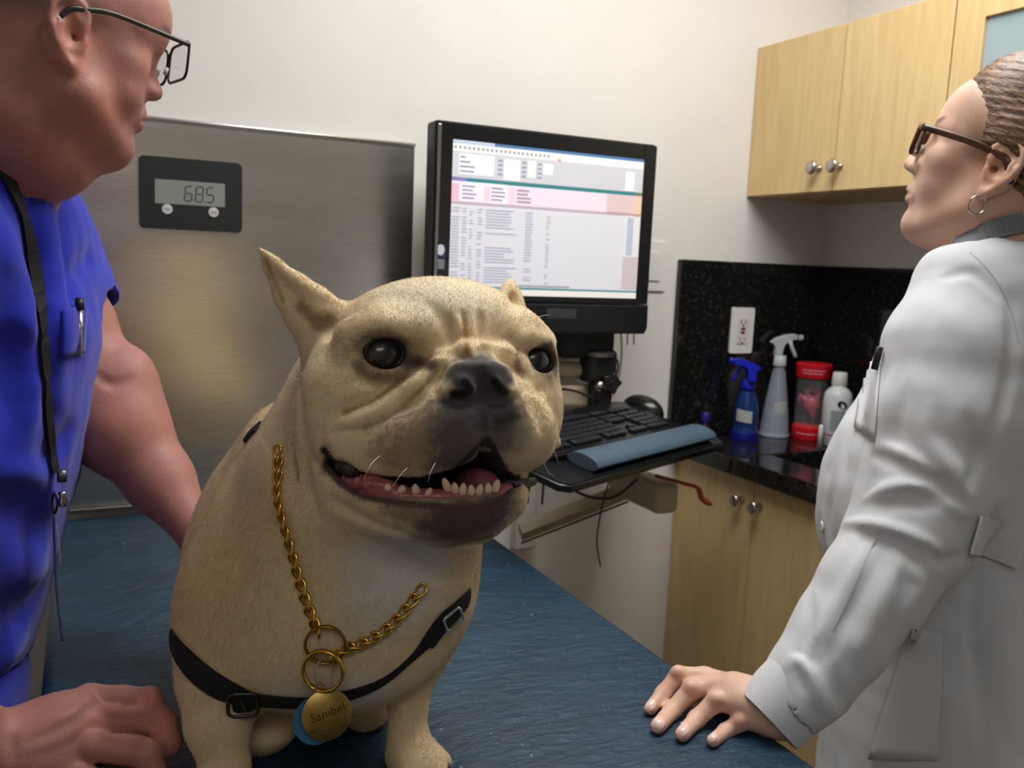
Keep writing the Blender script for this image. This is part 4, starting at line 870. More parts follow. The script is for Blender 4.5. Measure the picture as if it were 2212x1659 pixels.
# eyes
def ballmesh(c, r, seg=40, Q=None, sq=(1, 1, 1)):
    b = bmesh.new(); bmesh.ops.create_uvsphere(b, u_segments=seg, v_segments=seg//2, radius=1)
    Q = HR if Q is None else Q
    for v in b.verts:
        l = np.array([v.co.x*sq[0], v.co.z*sq[1], -v.co.y*sq[2]])*r; v.co = Vector(np.array(c)+l @ Q)
    return b
M = NT('dog_eye'); M.set(Roughness=.3); M.b.inputs['Coat Weight'].default_value = .7; M.b.inputs['Coat Roughness'].default_value = .12
at = M.n('ShaderNodeVertexColor', layer_name='pig'); M.l(at.outputs[0], M.b.inputs['Base Color']); m_eye = M.m
for (c, r, ff), gz in zip(EYE, ((.25, .05), (-.15, .05))):
    b = ballmesh(c, r); me = bpy.data.meshes.new('eye'); bmesh.ops.recalc_face_normals(b, faces=b.faces); b.to_mesh(me); b.free()
    vt = np.array([v.co[:] for v in me.vertices]); g = Fw*.95+Lt*gz[0]*.5+Up*gz[1]; g /= np.linalg.norm(g)
    an = np.degrees(np.arccos(np.clip(((vt-c)/r) @ g, -1, 1)))
    col = np.zeros((len(vt), 4)); col[:] = lin((150, 120, 108)); col[an < 54] = lin((40, 26, 20)); col[an < 42] = lin((52, 44, 42)); col[an < 34] = lin((46, 46, 50)); col[an < 17] = lin((24, 24, 27))
    a_ = me.color_attributes.new('pig', 'FLOAT_COLOR', 'POINT'); a_.data.foreach_set('color', col.astype(np.float32).ravel())
    mesh_obj('eye', me, m_eye, dog_o, True, True, 'glossy dark brown eye')
    # lid rim
    pts = []
    for i in range(28):
        t_ = 2*math.pi*i/28; pts.append(c+r*(1.0*math.cos(t_)*Lt*.90+(.70 if math.sin(t_) > 0 else .66)*math.sin(t_)*Up)+Fw*r*.66+Fw*r*.10*math.sin(t_))
    obj('eyelid', tube(pts, .0022, 8, closed=True), mat('lid_skin', (36, 28, 27), .4, bump=.2), dog_o, smooth=True)
# mouth contents
m_gum = mat('gum_pink', (160, 88, 92), .25, var=.18, scale=160, sss=.2, bump=.2, bscale=500); m_tng = mat('tongue_pink', (142, 74, 84), .35, var=.08, scale=120, sss=.2, bump=.4, bscale=900); m_tooth = mat('tooth', (226, 196, 168), .25, var=.06, scale=200, sss=.1)
m_lip = mat('black_lip', (34, 27, 28), .3, var=.15, bump=.4, bscale=400)
tg = Clay(); tg.rod([H(1000, 1062, .022), H(1025, 1048, .036), H(1042, 1044, .046)], [.016, .0160, .0125], .01); tg.ell(H(1040, 1044, .040), (.017, .007, .020), .006, rot=HR)
clay_obj('tongue', tg, .0018, m_tng, dog_o, (150, 84, 92))
gm = Clay(); gm.rod([H(752, 1034, .026), H(800, 1054, .038), H(870, 1074, .050), H(950, 1078, .058), H(1010, 1074, .062), H(1070, 1068, .058), H(1098, 1054, .046)], [.0060, .0095, .0090, .0085, .0082, .0080, .005], .004)
gm.rod([H(765, 1038, .034), H(800, 1046, .042), H(840, 1054, .048)], [.006, .0080, .006], .004)
for a in (772, 796, 822, 846, 872): gm.ell(H(a, 1042+(a-772)*.17, .045), (.0045, .0055, .005), .003, rot=HR)
clay_obj('gum', gm, .0016, m_gum, dog_o, (176, 96, 100), post=lambda q, d: d-.0005*wob(q, 420, 2))
for i, (a, b, w, h_, f, tl) in enumerate([(a_, b_+1, w_*1.12, h_*.80, f_-.001, t_*1.6) for a_, b_, w_, h_, f_, t_ in ((806, 1046, .0030, .0044, .048, .1), (838, 1052, .0034, .0046, .053, -.1), (868, 1056, .0034, .0048, .057, .1), (898, 1056, .0034, .0060, .060, -.1), (926, 1062, .0030, .0050, .062, .2), (965, 1048, .0036, .0085, .064, -.25), (983, 1054, .0032, .0065, .067, -.1), (1000, 1056, .0032, .0068, .069, .05), (1018, 1058, .0032, .0062, .070, -.05), (1036, 1057, .0032, .0064, .070, .1), (1054, 1054, .0032, .0066, .069, 0), (1071, 1050, .0036, .0080, .066, .15))]):
    b_ = ballmesh(H(a, b, f), 1, 12, sq=(w, h_, .0028))
    c = H(a, b, f)
    for v in b_.verts:
        l = HR @ (np.array(v.co)-c); l[0] = l[0]*(1.0-.25*(l[1]/h_))+tl*l[1]; v.co = Vector(c+l @ HR)
    obj('tooth', b_, m_tooth, dog_o, smooth=True)
lp = Clay(); lp.rod([H(1092, 1040, .040), H(1130, 1046, .018), H(1152, 1040, .004)], [.005, .0055, .004], .003); lp.rod([H(1120, 1050, .022), H(1132, 1072, .018), H(1137, 1084, .017)], [.005, .0045, .0025], .004); lp.rod([H(1105, 1052, .03), H(1112, 1066, .028)], [.005, .003], .004)
clay_obj('lip', lp, .0014, m_lip, dog_o, (34, 27, 28), post=lambda q, d: d-.0006*wob(q, 500, 1), label='black crinkled lip edge'); lp = Clay()
for a, b, f in ((735, 1004, .040), (750, 1012, .044), (764, 1020, .047)): lp.ell(H(a, b, f-.010), (.0052, .0054, .006), .006, rot=HR)
clay_obj('lip', lp, .0014, m_lip, dog_o, (34, 27, 28), post=lambda q, d: d-.0006*wob(q, 500, 1), label='black crinkled lip edge')
m_claw = mat('claw_horn', (58, 46, 40), .35)
for tips in (tipsR, tipsL):
    for b0, fw_ in tips: obj('claw', tube([b0-fw_*.004+np.array([0, 0, .003]), b0+fw_*.003, b0+fw_*.007-np.array([0, 0, .005])], [.0028, .0024, .0008], 8), m_claw, dog_o, smooth=True)
# ------------------------------------------------------------------ harness
m_web = mat('black_webbing', (20, 20, 21), .75, var=.1, scale=300, bump=.5, bscale=900)
hs = thing('harness', 'black webbing harness strap across the chest of the dog', 'harness', tuple(P(620, 1500, .8)))
def ribbon(name, path, w, parent, off=.0035, th=.0022, m=None, n=7, wrap=None):
    """strap laid on the dog's skin along a pixel path; w = half-width in metres per key point"""
    key_ = spline([(a, b, c) for (a, b), c in zip(path, w)], n); cs = []
    for x, y, ww in key_:
        p, nn = hit(x, y, off)
        if p is not None: cs.append((p, nn, ww))
    if wrap:
        (p0, n0, w0), (p1, n1, w1) = cs[0], cs[-1]
        if 's' in wrap: cs = [(p0+Vector(cf)*k_+Vector(-cr)*(.002 if k_ < .02 else -.002), Vector(-cr), w0) for k_ in (.045, .03, .015, .006)]+cs
        if 'e' in wrap: cs = cs+[(p1+Vector(cf)*k_+Vector(cr)*(.002 if k_ < .02 else -.002), Vector(cr), w1) for k_ in (.006, .015, .03, .045)]
    P_ = [c[0] for c in cs]
    for _ in range(3): P_ = [P_[0]]+[(P_[i-1]+P_[i]*2+P_[i+1])/4 for i in range(1, len(P_)-1)]+[P_[-1]]
    b = bmesh.new(); rows = []
    for i, (_, nn, ww) in enumerate(cs):
        p = P_[i]; t = (P_[min(i+1, len(cs)-1)]-P_[max(i-1, 0)]).normalized(); N = sum((cs[min(max(j, 0), len(cs)-1)][1] for j in range(i-4, i+5)), Vector()).normalized()
        N = (N-t*N.dot(t)).normalized(); s = t.cross(N)
        rows.append([b.verts.new(p+s*a+N*c) for a, c in ((-ww, 0), (-ww*.5, .0008), (0, .001), (ww*.5, .0008), (ww, 0), (ww, -th), (0, -th), (-ww, -th))])
    for A, B in zip(rows, rows[1:]):
        for k in range(8): b.faces.new((A[k], A[(k+1) % 8], B[(k+1) % 8], B[k]))
    b.faces.new(rows[0][::-1]); b.faces.new(rows[-1])
    return obj(name, b, m or m_web, parent, ang=50)
ribbon('chest_strap', [(374, 1378), (396, 1412), (432, 1452), (478, 1484), (530, 1502), (590, 1510), (650, 1513), (700, 1512)], [.009, .010, .0105, .0105, .0095, .0085, .0075, .007], hs, .004, wrap='s')
ribbon('chest_strap', [(700, 1508), (760, 1498), (810, 1480), (850, 1455), (890, 1420), (920, 1388)], [.0065, .006, .0045, .0032, .0032, .0060], hs, .0022)
ribbon('shoulder_strap', [(918, 1390), (935, 1366), (955, 1340), (975, 1322), (996, 1300), (1004, 1290)], [.008, .009, .0095, .0095, .0085, .008], hs, .0045, wrap='e')
ribbon('back_strap', [(534, 955), (546, 938), (562, 924)], [.006, .006, .006], hs, .004)
def buckle(parent, x, y, w, h, off, name, m, tilt=0):
    p, nn = hit(x, y, off); X = Vector(CM[0])*math.cos(tilt)-Vector(CM[1])*math.sin(tilt); X = (X-nn*X.dot(nn)).normalized(); Y = nn.cross(X)
    pts = [p+X*a+Y*c for a, c in rrect(w, h, min(w, h)*.22, 4)]
    return obj(name, tube(pts, .0017, 8, closed=True, flat=(.0017, .0013), up=tuple(nn)), m, parent, smooth=True)
m_blksteel = mat('dark_steel', (86, 86, 86), .3, 1)
bk = buckle(hs, 527, 1508, .026, .027, .009, 'buckle', m_blksteel, R(8)); obj('center_bar', tube([hit(527, 1492, .009)[0], hit(527, 1524, .009)[0]], .0015, 8), m_blksteel, bk)
p, nn = hit(527, 1508, .0065); X = (Vector(CM[0])-nn*Vector(CM[0]).dot(nn)).normalized()
obj('webbing_loop', prism(rrect(.020, .022, .003), .003, frame(p, X, nn.cross(X)), .0008), m_web, bk)
buckle(hs, 968, 1330, .016, .020, .008, 'buckle', mat('bright_buckle', (200, 200, 198), .2, 1), R(55))
# ------------------------------------------------------------------ gold chain with tags
m_gold = mat('gold_metal', (214, 172, 70), .22, 1, var=.10, scale=200)
m_brass = mat('brass_tag', (168, 140, 78), .36, 1, var=.12, scale=180, bump=.03, bscale=500)
ch = thing('chain_collar', 'gold chain collar with two rings and round name tag around neck of dog', 'collar', tuple(P(700, 1400, .8)))
def linkmesh(L=.0158, Wd=.0092, r=.00145, tw=R(50)):
    pts = []
    for i in range(24):
        a = 2*math.pi*i/24; x = L/2*math.cos(a)*1.12; y = Wd/2*math.sin(a); t = tw*(x/L); pts.append((x, y*math.cos(t)-0*math.sin(t), y*math.sin(t)*1.0+.0009*math.sin(2*a)))
    b = tube(pts, r, 8, closed=True, up=(0, 0, 1)); bmesh.ops.recalc_face_normals(b, faces=b.faces); me = bpy.data.meshes.new('link'); b.to_mesh(me); b.free()
    for p in me.polygons: p.use_smooth = True
    me.materials.append(m_gold); return me
LK = linkmesh()
def chain(path, step=.0122, off=.0042, flip=1, turn=38):
    pts = [hit(x, y, off) for x, y in spline([(a, b, 0) for a, b in path], 14) for x, y in [(x, y)]] if False else [hit(q[0], q[1], off) for q in spline([(a, b, 0) for a, b in path], 14)]
    pts = [p for p in pts if p[0] is not None]; X = [p[0] for p in pts]; Nn = [p[1] for p in pts]
    for _ in range(12): X = [X[0]]+[(X[i-1]+X[i]*2+X[i+1])/4 for i in range(1, len(X)-1)]+[X[-1]]
    s = [0]
    for i in range(1, len(X)): s.append(s[-1]+(X[i]-X[i-1]).length)
    n = int(s[-1]/step); k = 0
    for i in range(n+1):
        u = i*step
        while k < len(s)-2 and s[k+1] < u: k += 1
        f = (u-s[k])/max(s[k+1]-s[k], 1e-9); p = X[k].lerp(X[k+1], min(f, 1)); t = (X[min(k+3, len(X)-1)]-X[max(k-3, 0)]).normalized(); N = Nn[k]; N = (N-t*N.dot(t)).normalized(); Y = N.cross(t)
        a = R(turn)*flip; Y2 = Y*math.cos(a)+N*math.sin(a); Z2 = t.cross(Y2)
        o = bpy.data.objects.new('link', LK); COL.objects.link(o); o.parent = ch; o.matrix_parent_inverse = CHI
        o.matrix_world = Matrix(((t.x, Y2.x, Z2.x, p.x), (t.y, Y2.y, Z2.y, p.y), (t.z, Y2.z, Z2.z, p.z), (0, 0, 0, 1)))
bpy.context.view_layer.update(); CHI = ch.matrix_world.inverted()
chain([(604, 985), (603, 1030), (606, 1080), (618, 1130), (632, 1180), (645, 1230), (661, 1290), (680, 1340), (686, 1358)], flip=1)
chain([(744, 1398), (790, 1382), (835, 1352), (868, 1318), (890, 1290), (908, 1268)], flip=-1, step=.0118, turn=68)
def ringat(x, y, rpx, d, tilt, yawt, rr, m, name='ring', parent=None, oval=1.0):
    c = Vector(P(x, y, d)); X = Vector(CM[0])*math.cos(yawt)+Vector(CM[2])*math.sin(yawt); Y = Vector(CM[1])*math.cos(tilt)+Vector(CM[2])*math.sin(tilt); r = px(rpx, d)
    N = X.cross(Y).normalized()
    pts = [c+X*(r*math.cos(a))+Y*(r*oval*math.sin(a)) for a in [2*math.pi*i/40 for i in range(40)]]
    return obj(name, tube(pts, rr, 10, closed=True, flat=(rr*.75, rr*1.25), up=tuple(N)), m, parent or ch, smooth=True)
hp = [hit(x, y)[0] for x, y in ((703, 1393), (698, 1450), (706, 1545), (690, 1500), (662, 1440), (735, 1440))]
def dist(p): return float((np.array(p)-CAM0) @ CM[2])
d1 = min(dist(hit(x, y)[0]) for x, y in ((703, 1350), (662, 1393), (745, 1393), (703, 1435)))-.0045
d2 = min(dist(hit(x, y)[0]) for x, y in ((698, 1405), (655, 1450), (742, 1450), (698, 1490)))-.009
ringat(703, 1393, 43, d1, R(-12), R(4), .0019, mat('worn_gold', (160, 124, 48), .3, 1, var=.12, scale=200)); ringat(698, 1449, 44, d2, R(-8), R(-6), .0024, m_gold, oval=1.04)
ringat(722, 1425, 13, d2-.001, R(-30), R(40), .0011, m_gold, 'small_ring')
ringat(699, 1452, 22, d2+.002, 0, R(42), .0008, mat('clear_ring', (190, 186, 180), .15, .6, alpha=.6), 'split_ring', oval=1.3)
dt = d2+.001
TX = Vector(CM[0])*.93+Vector(CM[2])*.36; TY = Vector(CM[1])*.98+Vector(CM[2])*.16; TX = (TX*math.cos(R(14))+TY*math.sin(R(14))).normalized()
TF = frame(P(706, 1544, dt), TX, TY)
tr = px(54, dt)
tgp = obj('name_tag', lathe([(0, -.0008), (tr-.0006, -.0008), (tr, -.0004), (tr, .0004), (tr-.0006, .0008), (0, .0008)], 48, mtx=TF), m_brass, ch, ang=40, label='round brass name tag reading Sanibel')
b = lathe([(.0022, -.0008), (.0048, -.0008), (.0048, .0008), (.0022, .0008), (.0022, -.0008)], 24, mtx=TF @ Matrix.Translation((0, tr+.0024, 0)))
obj('tag_eyelet', b, m_brass, tgp)
m_engr = mat('engraving', (84, 62, 28), .6, .6)
obj('engraved_name', text_bm('Sanibel', .0112, TF @ Matrix.Translation((.001, .0012, .0008)), .0001), m_engr, tgp)
bb = bmesh.new(); s_ = '47.7202 \u00b7 305.7'; s_ = '47.7202 - 305.7'
for i, c_ in enumerate(s_):
    if c_ == ' ': continue
    a = R(208+i*8.7); t_ = text_bm(c_, .0052, TF @ Matrix.Translation((math.cos(a)*tr*.83, math.sin(a)*tr*.83, .0008)) @ Matrix.Rotation(a+math.pi/2, 4, 'Z'), .0001)
    me = bpy.data.meshes.new('t'); t_.to_mesh(me); t_.free(); bb.from_mesh(me); bpy.data.meshes.remove(me)
tag(obj('engraved_number', bb, m_engr, tgp), kind='stuff')
TF2 = frame(P(684, 1556, dt+.006), TX, TY)
obj('blue_tag', lathe([(0, -.0007), (tr*.94, -.0007), (tr*.94, .0007), (0, .0007)], 40, mtx=TF2), mat('blue_enamel', (44, 118, 158), .3), ch, ang=40, label='round blue tag behind the brass one')
# whiskers
m_wh = mat('white_whisker', (232, 226, 214), .3)
for pts in ([(655, 815, -.02), (640, 790, -.03), (628, 772, -.045)], [(650, 822, -.02), (620, 810, -.03), (600, 800, -.04)], [(1140, 694, .0), (1165, 684, -.002), (1190, 679, -.004)], [(640, 953, -.03), (620, 954, -.03), (604, 950, -.03)], [(1192, 955, .012), (1198, 975, .012), (1206, 1000, .012)], [(1175, 1000, .03), (1185, 1020, .03), (1200, 1030, .03)], [(820, 985, .07), (800, 1005, .078), (786, 1035, .078)], [(880, 1010, .085), (862, 1030, .088), (850, 1050, .088)], [(940, 1000, .095), (930, 1020, .098), (924, 1042, .098)]):
    obj('whisker', tube(spline([H(*p) for p in pts], 4), [.0004-.00004*i_ for i_ in range(9)], 5), m_wh, dog_o)
# ------------------------------------------------------------------ short coat of hair
def fur(parent, vt, F, col, n, L, wid, avoid, keep, rng):
    A, B_, C_, D_ = (vt[F[:, i]] for i in range(4)); nrm = np.cross(C_-A, D_-B_); ar = np.linalg.norm(nrm, axis=1); nrm /= np.maximum(ar, 1e-12)[:, None]
    cen = (A+B_+C_+D_)/4; w = ar*keep(cen, nrm); w /= w.sum(); f = rng.choice(len(F), n, p=w); u, v = rng.rand(2, n, 1)
    p = (A[f]*(1-u)+B_[f]*u)*(1-v)+(D_[f]*(1-u)+C_[f]*u)*v; N = nrm[f]; c = col[F[f, 0]]
    if np.median(((p-vt.mean(0))*N).sum(1)) < 0: N = -N
    ok = np.ones(n, bool)
    for a, r, Q in avoid: ok &= ((((p-a) @ Q.T)/r)**2).sum(1) > 1
    p, N, c = p[ok], N[ok], c[ok]; n = len(p)
    ns = H(1036, 790, .10); hd = np.linalg.norm(p-HO, axis=1); wgt = np.clip((.20-hd)/.05, 0, 1)[:, None]
    t1 = p-ns; t1 /= np.linalg.norm(t1, axis=1)[:, None]; t2 = np.array([0, 0, -1.])+cf*.35; t = t1*wgt+t2*(1-wgt)
    t = t-N*(t*N).sum(1)[:, None]; t /= np.maximum(np.linalg.norm(t, axis=1), 1e-6)[:, None]
    sway = np.stack([wob(p, 40, 1), wob(p, 40, 2), wob(p, 40, 3)], 1)*.22+rng.normal(size=(n, 3))*.12
    l = L*(1-.45*wgt[:, 0])*rng.uniform(.6, 1.25, n); l = l[:, None]
    d1 = t*.88+N*.42+sway; d2 = t*1.0+N*.14+sway*1.2
    q = np.stack([p-N*.0004, p+d1*l*.33, p+d1*l*.33+(d1+d2)*.5*l*.33, p+d1*l*.33+(d1+d2)*.5*l*.33+d2*l*.33], 1)
    hc = bpy.data.hair_curves.new('fur'); hc.add_curves([4]*n)
    hc.attributes['position'].data.foreach_set('vector', q.astype(np.float32).ravel())
    ra = hc.attributes.get('radius') or hc.attributes.new('radius', 'FLOAT', 'POINT'); ra.data.foreach_set('value', np.tile(np.array([1, .9, .6, .12])*wid, n).astype(np.float32))
    cc = c*rng.uniform(.84, 1.14, (n, 1)); at = hc.attributes.new('pig', 'FLOAT_COLOR', 'CURVE'); at.data.foreach_set('color', np.c_[cc, np.ones(n)].astype(np.float32).ravel())
    M = NT('hair_strand'); M.set(Roughness=.5); M.b.inputs['Specular IOR Level'].default_value = .25; a_ = M.n('ShaderNodeAttribute', attribute_name='pig'); M.l(a_.outputs['Color'], M.b.inputs['Base Color'])
    hc.materials.append(M.m); o = bpy.data.objects.new('fur', hc); COL.objects.link(o); o.parent = parent; o.matrix_parent_inverse = parent.matrix_world.inverted(); o['kind'] = 'stuff'
    return o
AV = [(c+Fw*.006, np.array([.0200, .0175, .03]), HR) for c, r, _ in EYE]+[(H(1036, 815, .085), np.array([.036, .023, .025]), HR), (H(1040, 1018, .05), np.array([.026, .024, .05]), HR), (H(890, 1052, .045), np.array([.048, .0110, .05]), HR), (H(980, 1056, .055), np.array([.04, .014, .05]), HR), (H(775, 1036, .03), np.array([.024, .0100, .04]), HR)]
def keepf(c, n):
    v = c-CAM0; v /= np.linalg.norm(v, axis=1)[:, None]; d = np.abs((c-CAM0) @ cf); return np.where(np.abs((n*v).sum(1)) > -1, 1.0, 1)*np.clip(1.25-(d-.7)*1.6, .15, 1.2)
fur(dog_o, DV, DFc, DC, 300000, .0040, .00013, AV, keepf, np.random.RandomState(11))
# ================================================================== PEOPLE
def human_head(c, O, Q, s=1.0, jowl=0.0, nose=1.0):
    """head round the ear-canal midpoint O; Q rows: near side, up, face direction"""
    W = lambda l, u, f: np.array(O)+(np.array([l, u, f])*s) @ Q
    E = lambda l, u, f, r, k=.02, op='u': c.ell(W(l, u, f), np.array(r)*s, k*s, op, rot=Q)
    Rr = lambda pts, rad, k=.012, op='u', ik=None: c.rod([W(*p) for p in pts], [q*s for q in (rad if hasattr(rad, '__len__') else [rad]*len(pts))], k*s, op, ik)
    E(0, .055, -.006, (.076, .076, .098)); E(0, .030, .025, (.066, .062, .064), .03)
    E(0, -.020, .030, (.058+jowl, .060, .056), .03); E(0, .065, .045, (.055, .045, .047), .03)
    for sg in (1, -1):
        Rr([(sg*.052, -.020, .0), (sg*(.054+jowl), -.050, .012), (sg*(.036+jowl*.5), -.078, .050), (0, -.087, .070)], [.020, .020+jowl*.6, .018, .017], .025)
        E(sg*.040, -.004, .064, (.026, .020, .022), .02); E(sg*.036, -.035, .060, (.022+jowl, .022, .022), .02)
        Rr([(sg*.050, .036, .066), (sg*.028, .042, .084), (sg*.006, .036, .088)], [.008, .009, .008], .014)
        E(sg*.031, .019, .098, (.017, .0115, .014), .010, 's')
        Rr([(sg*.044, .016, .075), (sg*.032, .0255, .0855), (sg*.019, .017, .082)], [.003, .0032, .003], .004); Rr([(sg*.044, .016, .075), (sg*.032, .0085, .084), (sg*.019, .016, .082)], [.003, .003, .003], .004)
        E(sg*.0125, -.017, .101*nose+.0, (.0085, .0075, .0110), .006); E(sg*.007, -.0235, .106*nose, (.0040, .0030, .0050), .003, 's')
        Rr([(sg*.024, -.0500, .084), (sg*.010, -.0455, .0965), (0, -.0475, .0985)], [.0035, .0055, .0055], .007); Rr([(sg*.022, -.0515, .084), (sg*.010, -.0585, .0935), (0, -.0595, .0950)], [.0035, .0060, .0065], .007)
        # ear: plate, rim, inner ridge, lobe
        e = lambda f, u, l=.0: (sg*(.0815+l+(.0065 if f < -.015 else .003 if f < -.005 else 0)), u, f)
        E(sg*.079, .006, -.010, (.0080, .033, .0205), .006)
        Rr([e(.0, .002, -.002), e(.008, .012), e(.009, .026), e(.001, .036), e(-.014, .038), e(-.026, .028), e(-.029, .012), e(-.023, -.004), e(-.014, -.016), e(-.006, -.026)], [.0028, .0034, .0036, .0038, .0040, .0040, .0038, .0038, .0042, .0055], .0045)
        E(sg*.080, -.026, -.002, (.0055, .0095, .0075), .005)
        Rr([e(-.004, .024, -.001), e(-.016, .020, -.001), e(-.019, .006, -.001), e(-.012, -.010, -.001), e(-.002, -.013)], [.003, .0035, .0035, .003, .003], .003)
        Rr([e(.006, .0, .0), e(.003, -.008, .0)], [.0040, .0036], .004)
        E(sg*.087, .005, -.006, (.0075, .0135, .0090), .004, 's'); E(sg*.089, .022, -.012, (.0065, .0100, .0090), .004, 's'); E(sg*.078, .002, -.001, (.010, .0045, .0040), .003, 's')
    E(0, -.034, .064, (.034, .036, .034), .02); E(0, -.006, .078, (.026, .024, .020), .015)
    Rr([(0, .036, .086), (0, .016, .096), (0, -.006, .110*nose), (0, -.014, .1135*nose)], [.0085, .0070, .0085, .0098], .012)
    Rr([(-.024, -.0515, .092), (0, -.0525, .1055), (.024, -.0515, .092)], [.0010, .0022, .0010], .004, 's')
    Rr([(0, -.070, .098), (.012, -.069, .094)], [.004, .004], .012, 's'); E(0, -.086, .078, (.018, .014, .012), .015)
    return W
def eyeballs(W, Q, s, parent, iris):
    for sg in (1, -1):
        c = W(sg*.031, .0175, .0735); r = .0120*s; b = ballmesh(c, r, 32, Q); me = bpy.data.meshes.new('eye'); bmesh.ops.recalc_face_normals(b, faces=b.faces); b.to_mesh(me); b.free()
        vt = np.array([v.co[:] for v in me.vertices]); an = np.degrees(np.arccos(np.clip(((vt-c)/r) @ Q[2], -1, 1)))
        col = np.zeros((len(vt), 4)); col[:] = lin((214, 204, 196)); col[an < 29] = lin(iris); col[an < 12] = lin((10, 9, 9))
        a_ = me.color_attributes.new('pig', 'FLOAT_COLOR', 'POINT'); a_.data.foreach_set('color', col.astype(np.float32).ravel()); mesh_obj('eye', me, m_eye, parent)
def basis(yaw, pitch, side, rollz=0):
    """yaw: turned away from the lens; pitch>0 = face lowered; side=+1 faces image right, -1 image left"""
    F0 = side*math.cos(R(yaw))*cr+math.sin(R(yaw))*cf; N = side*math.sin(R(yaw))*cr-math.cos(R(yaw))*cf; U0 = cu
    F = F0*math.cos(R(pitch))-U0*math.sin(R(pitch)); U = U0*math.cos(R(pitch))+F0*math.sin(R(pitch))
    N2 = N*math.cos(R(rollz))+U*math.sin(R(rollz)); U2 = U*math.cos(R(rollz))-N*math.sin(R(rollz)); return np.array([N2, U2, F])
# ------------------------------------------------------------------ the man in blue scrubs
m_skin_m = vcol('ruddy_skin', .5, bump=.4, bscale=420, sss=.1, spec=.35, var=.10, vscale=55, dist=.0009)
sM = .95; QM = basis(46, 2, 1, -9); OM = P(166, 86, .82)-.0815*sM*QM[0]
man = Clay(); WM = human_head(man, OM, QM, sM, jowl=.009)
QB = basis(14, 0, 1)
nb = P(-60, 330, .93); man.ell(WM(0, .056, .068), (.054, .050, .050), .025, rot=QM)
man.rod([WM(0, -.02, -.025), WM(0, -.075, -.030), nb+np.array([0, 0, -.03])], [.060, .066, .072], .03)
man.rod([WM(0, -.070, .035), WM(0, -.11, .01)], [.030, .040], .04)
ch_ = P(-30, 640, .97)
TOR = [P(-40, 520, .97), P(-20, 720, .97), P(-60, 950, .97), P(-102, 1150, .98), P(-150, 1330, .99), P(-215, 1540, 1.0)]
man.rod(TOR, [.082, .092, .094, .092, .095, .09], .04, flat=(QB[0], .62))
shN, shF = P(-190, 520, .80), P(45, 480, 1.10)
man.rod([shN, P(-30, 470, .95), shF], [.055, .06, .052], .04)
# far (left) arm reaching behind the dog
man.rod([shF, P(150, 700, 1.08), P(222, 862, 1.075), P(268, 930, 1.07), P(345, 1038, 1.06), P(412, 1132, 1.04)], [.052, .050, .053, .052, .0385, .0255], .02, ik=.015)
man.ell(P(285, 835, 1.075), (.028, .045, .03), .03); man.ell(P(240, 925, 1.06), (.045, .040, .035), .03)
man.ell(P(452, 1172, 1.025), (.033, .030, .020), .015)
for a, b, c_, d_ in ((465, 1130, 505, 1120), (485, 1150, 525, 1150), (485, 1175, 528, 1182), (475, 1200, 512, 1212)): man.rod([P(455, 1170, 1.02), P(a, b, 1.01), P(c_, d_, .995)], [.012, .010, .0085], .006)
man.rod([P(440, 1185, 1.02), P(452, 1215, 1.0), P(480, 1230, .985)], [.013, .0105, .009], .006)
# near (right) arm, out of the picture, and the fist on the table
eb = P(-360, 1180, .72)
man.rod([shN, P(-300, 800, .76), eb, P(-180, 1500, .76), P(-8, 1632, .805)], [.055, .050, .045, .040, .027], .02, ik=.01)
man.rod([P(-8, 1632, .805), P(70, 1590, .825), P(150, 1570, .84)], [.026, .031, .031], .02)
man.ell(P(135, 1585, .840), (.036, .033, .042), .02); man.rod([P(30, 1640, .80), P(130, 1665, .812)], [.022, .024], .02)
FING = [([(150, 1530, .862), (192, 1512, .862), (262, 1508, .862), (322, 1512, .858), (346, 1545, .85), (318, 1580, .848)], [.015, .0150, .0118, .0120, .0100, .0088]),
        ([(150, 1570, .845), (205, 1558, .842), (280, 1560, .838), (350, 1562, .832), (366, 1606, .825), (325, 1640, .825)], [.016, .0158, .0126, .0132, .0112, .0098]),
        ([(150, 1620, .825), (195, 1612, .82), (262, 1622, .815), (322, 1632, .81), (338, 1680, .806), (295, 1712, .81)], [.015, .0145, .0116, .0122, .0104, .009]),
        ([(120, 1670, .812), (160, 1672, .805), (215, 1690, .80), (262, 1702, .796), (274, 1740, .796), (240, 1760, .80)], [.013, .0125, .010, .0105, .009, .008]),
        ([(60, 1560, .85), (120, 1540, .885), (190, 1580, .892), (250, 1600, .885)], [.016, .014, .0115, .0095])]
for pts, rad in FING: man.rod([P(*p) for p in pts], rad, .0025, ik=.005)
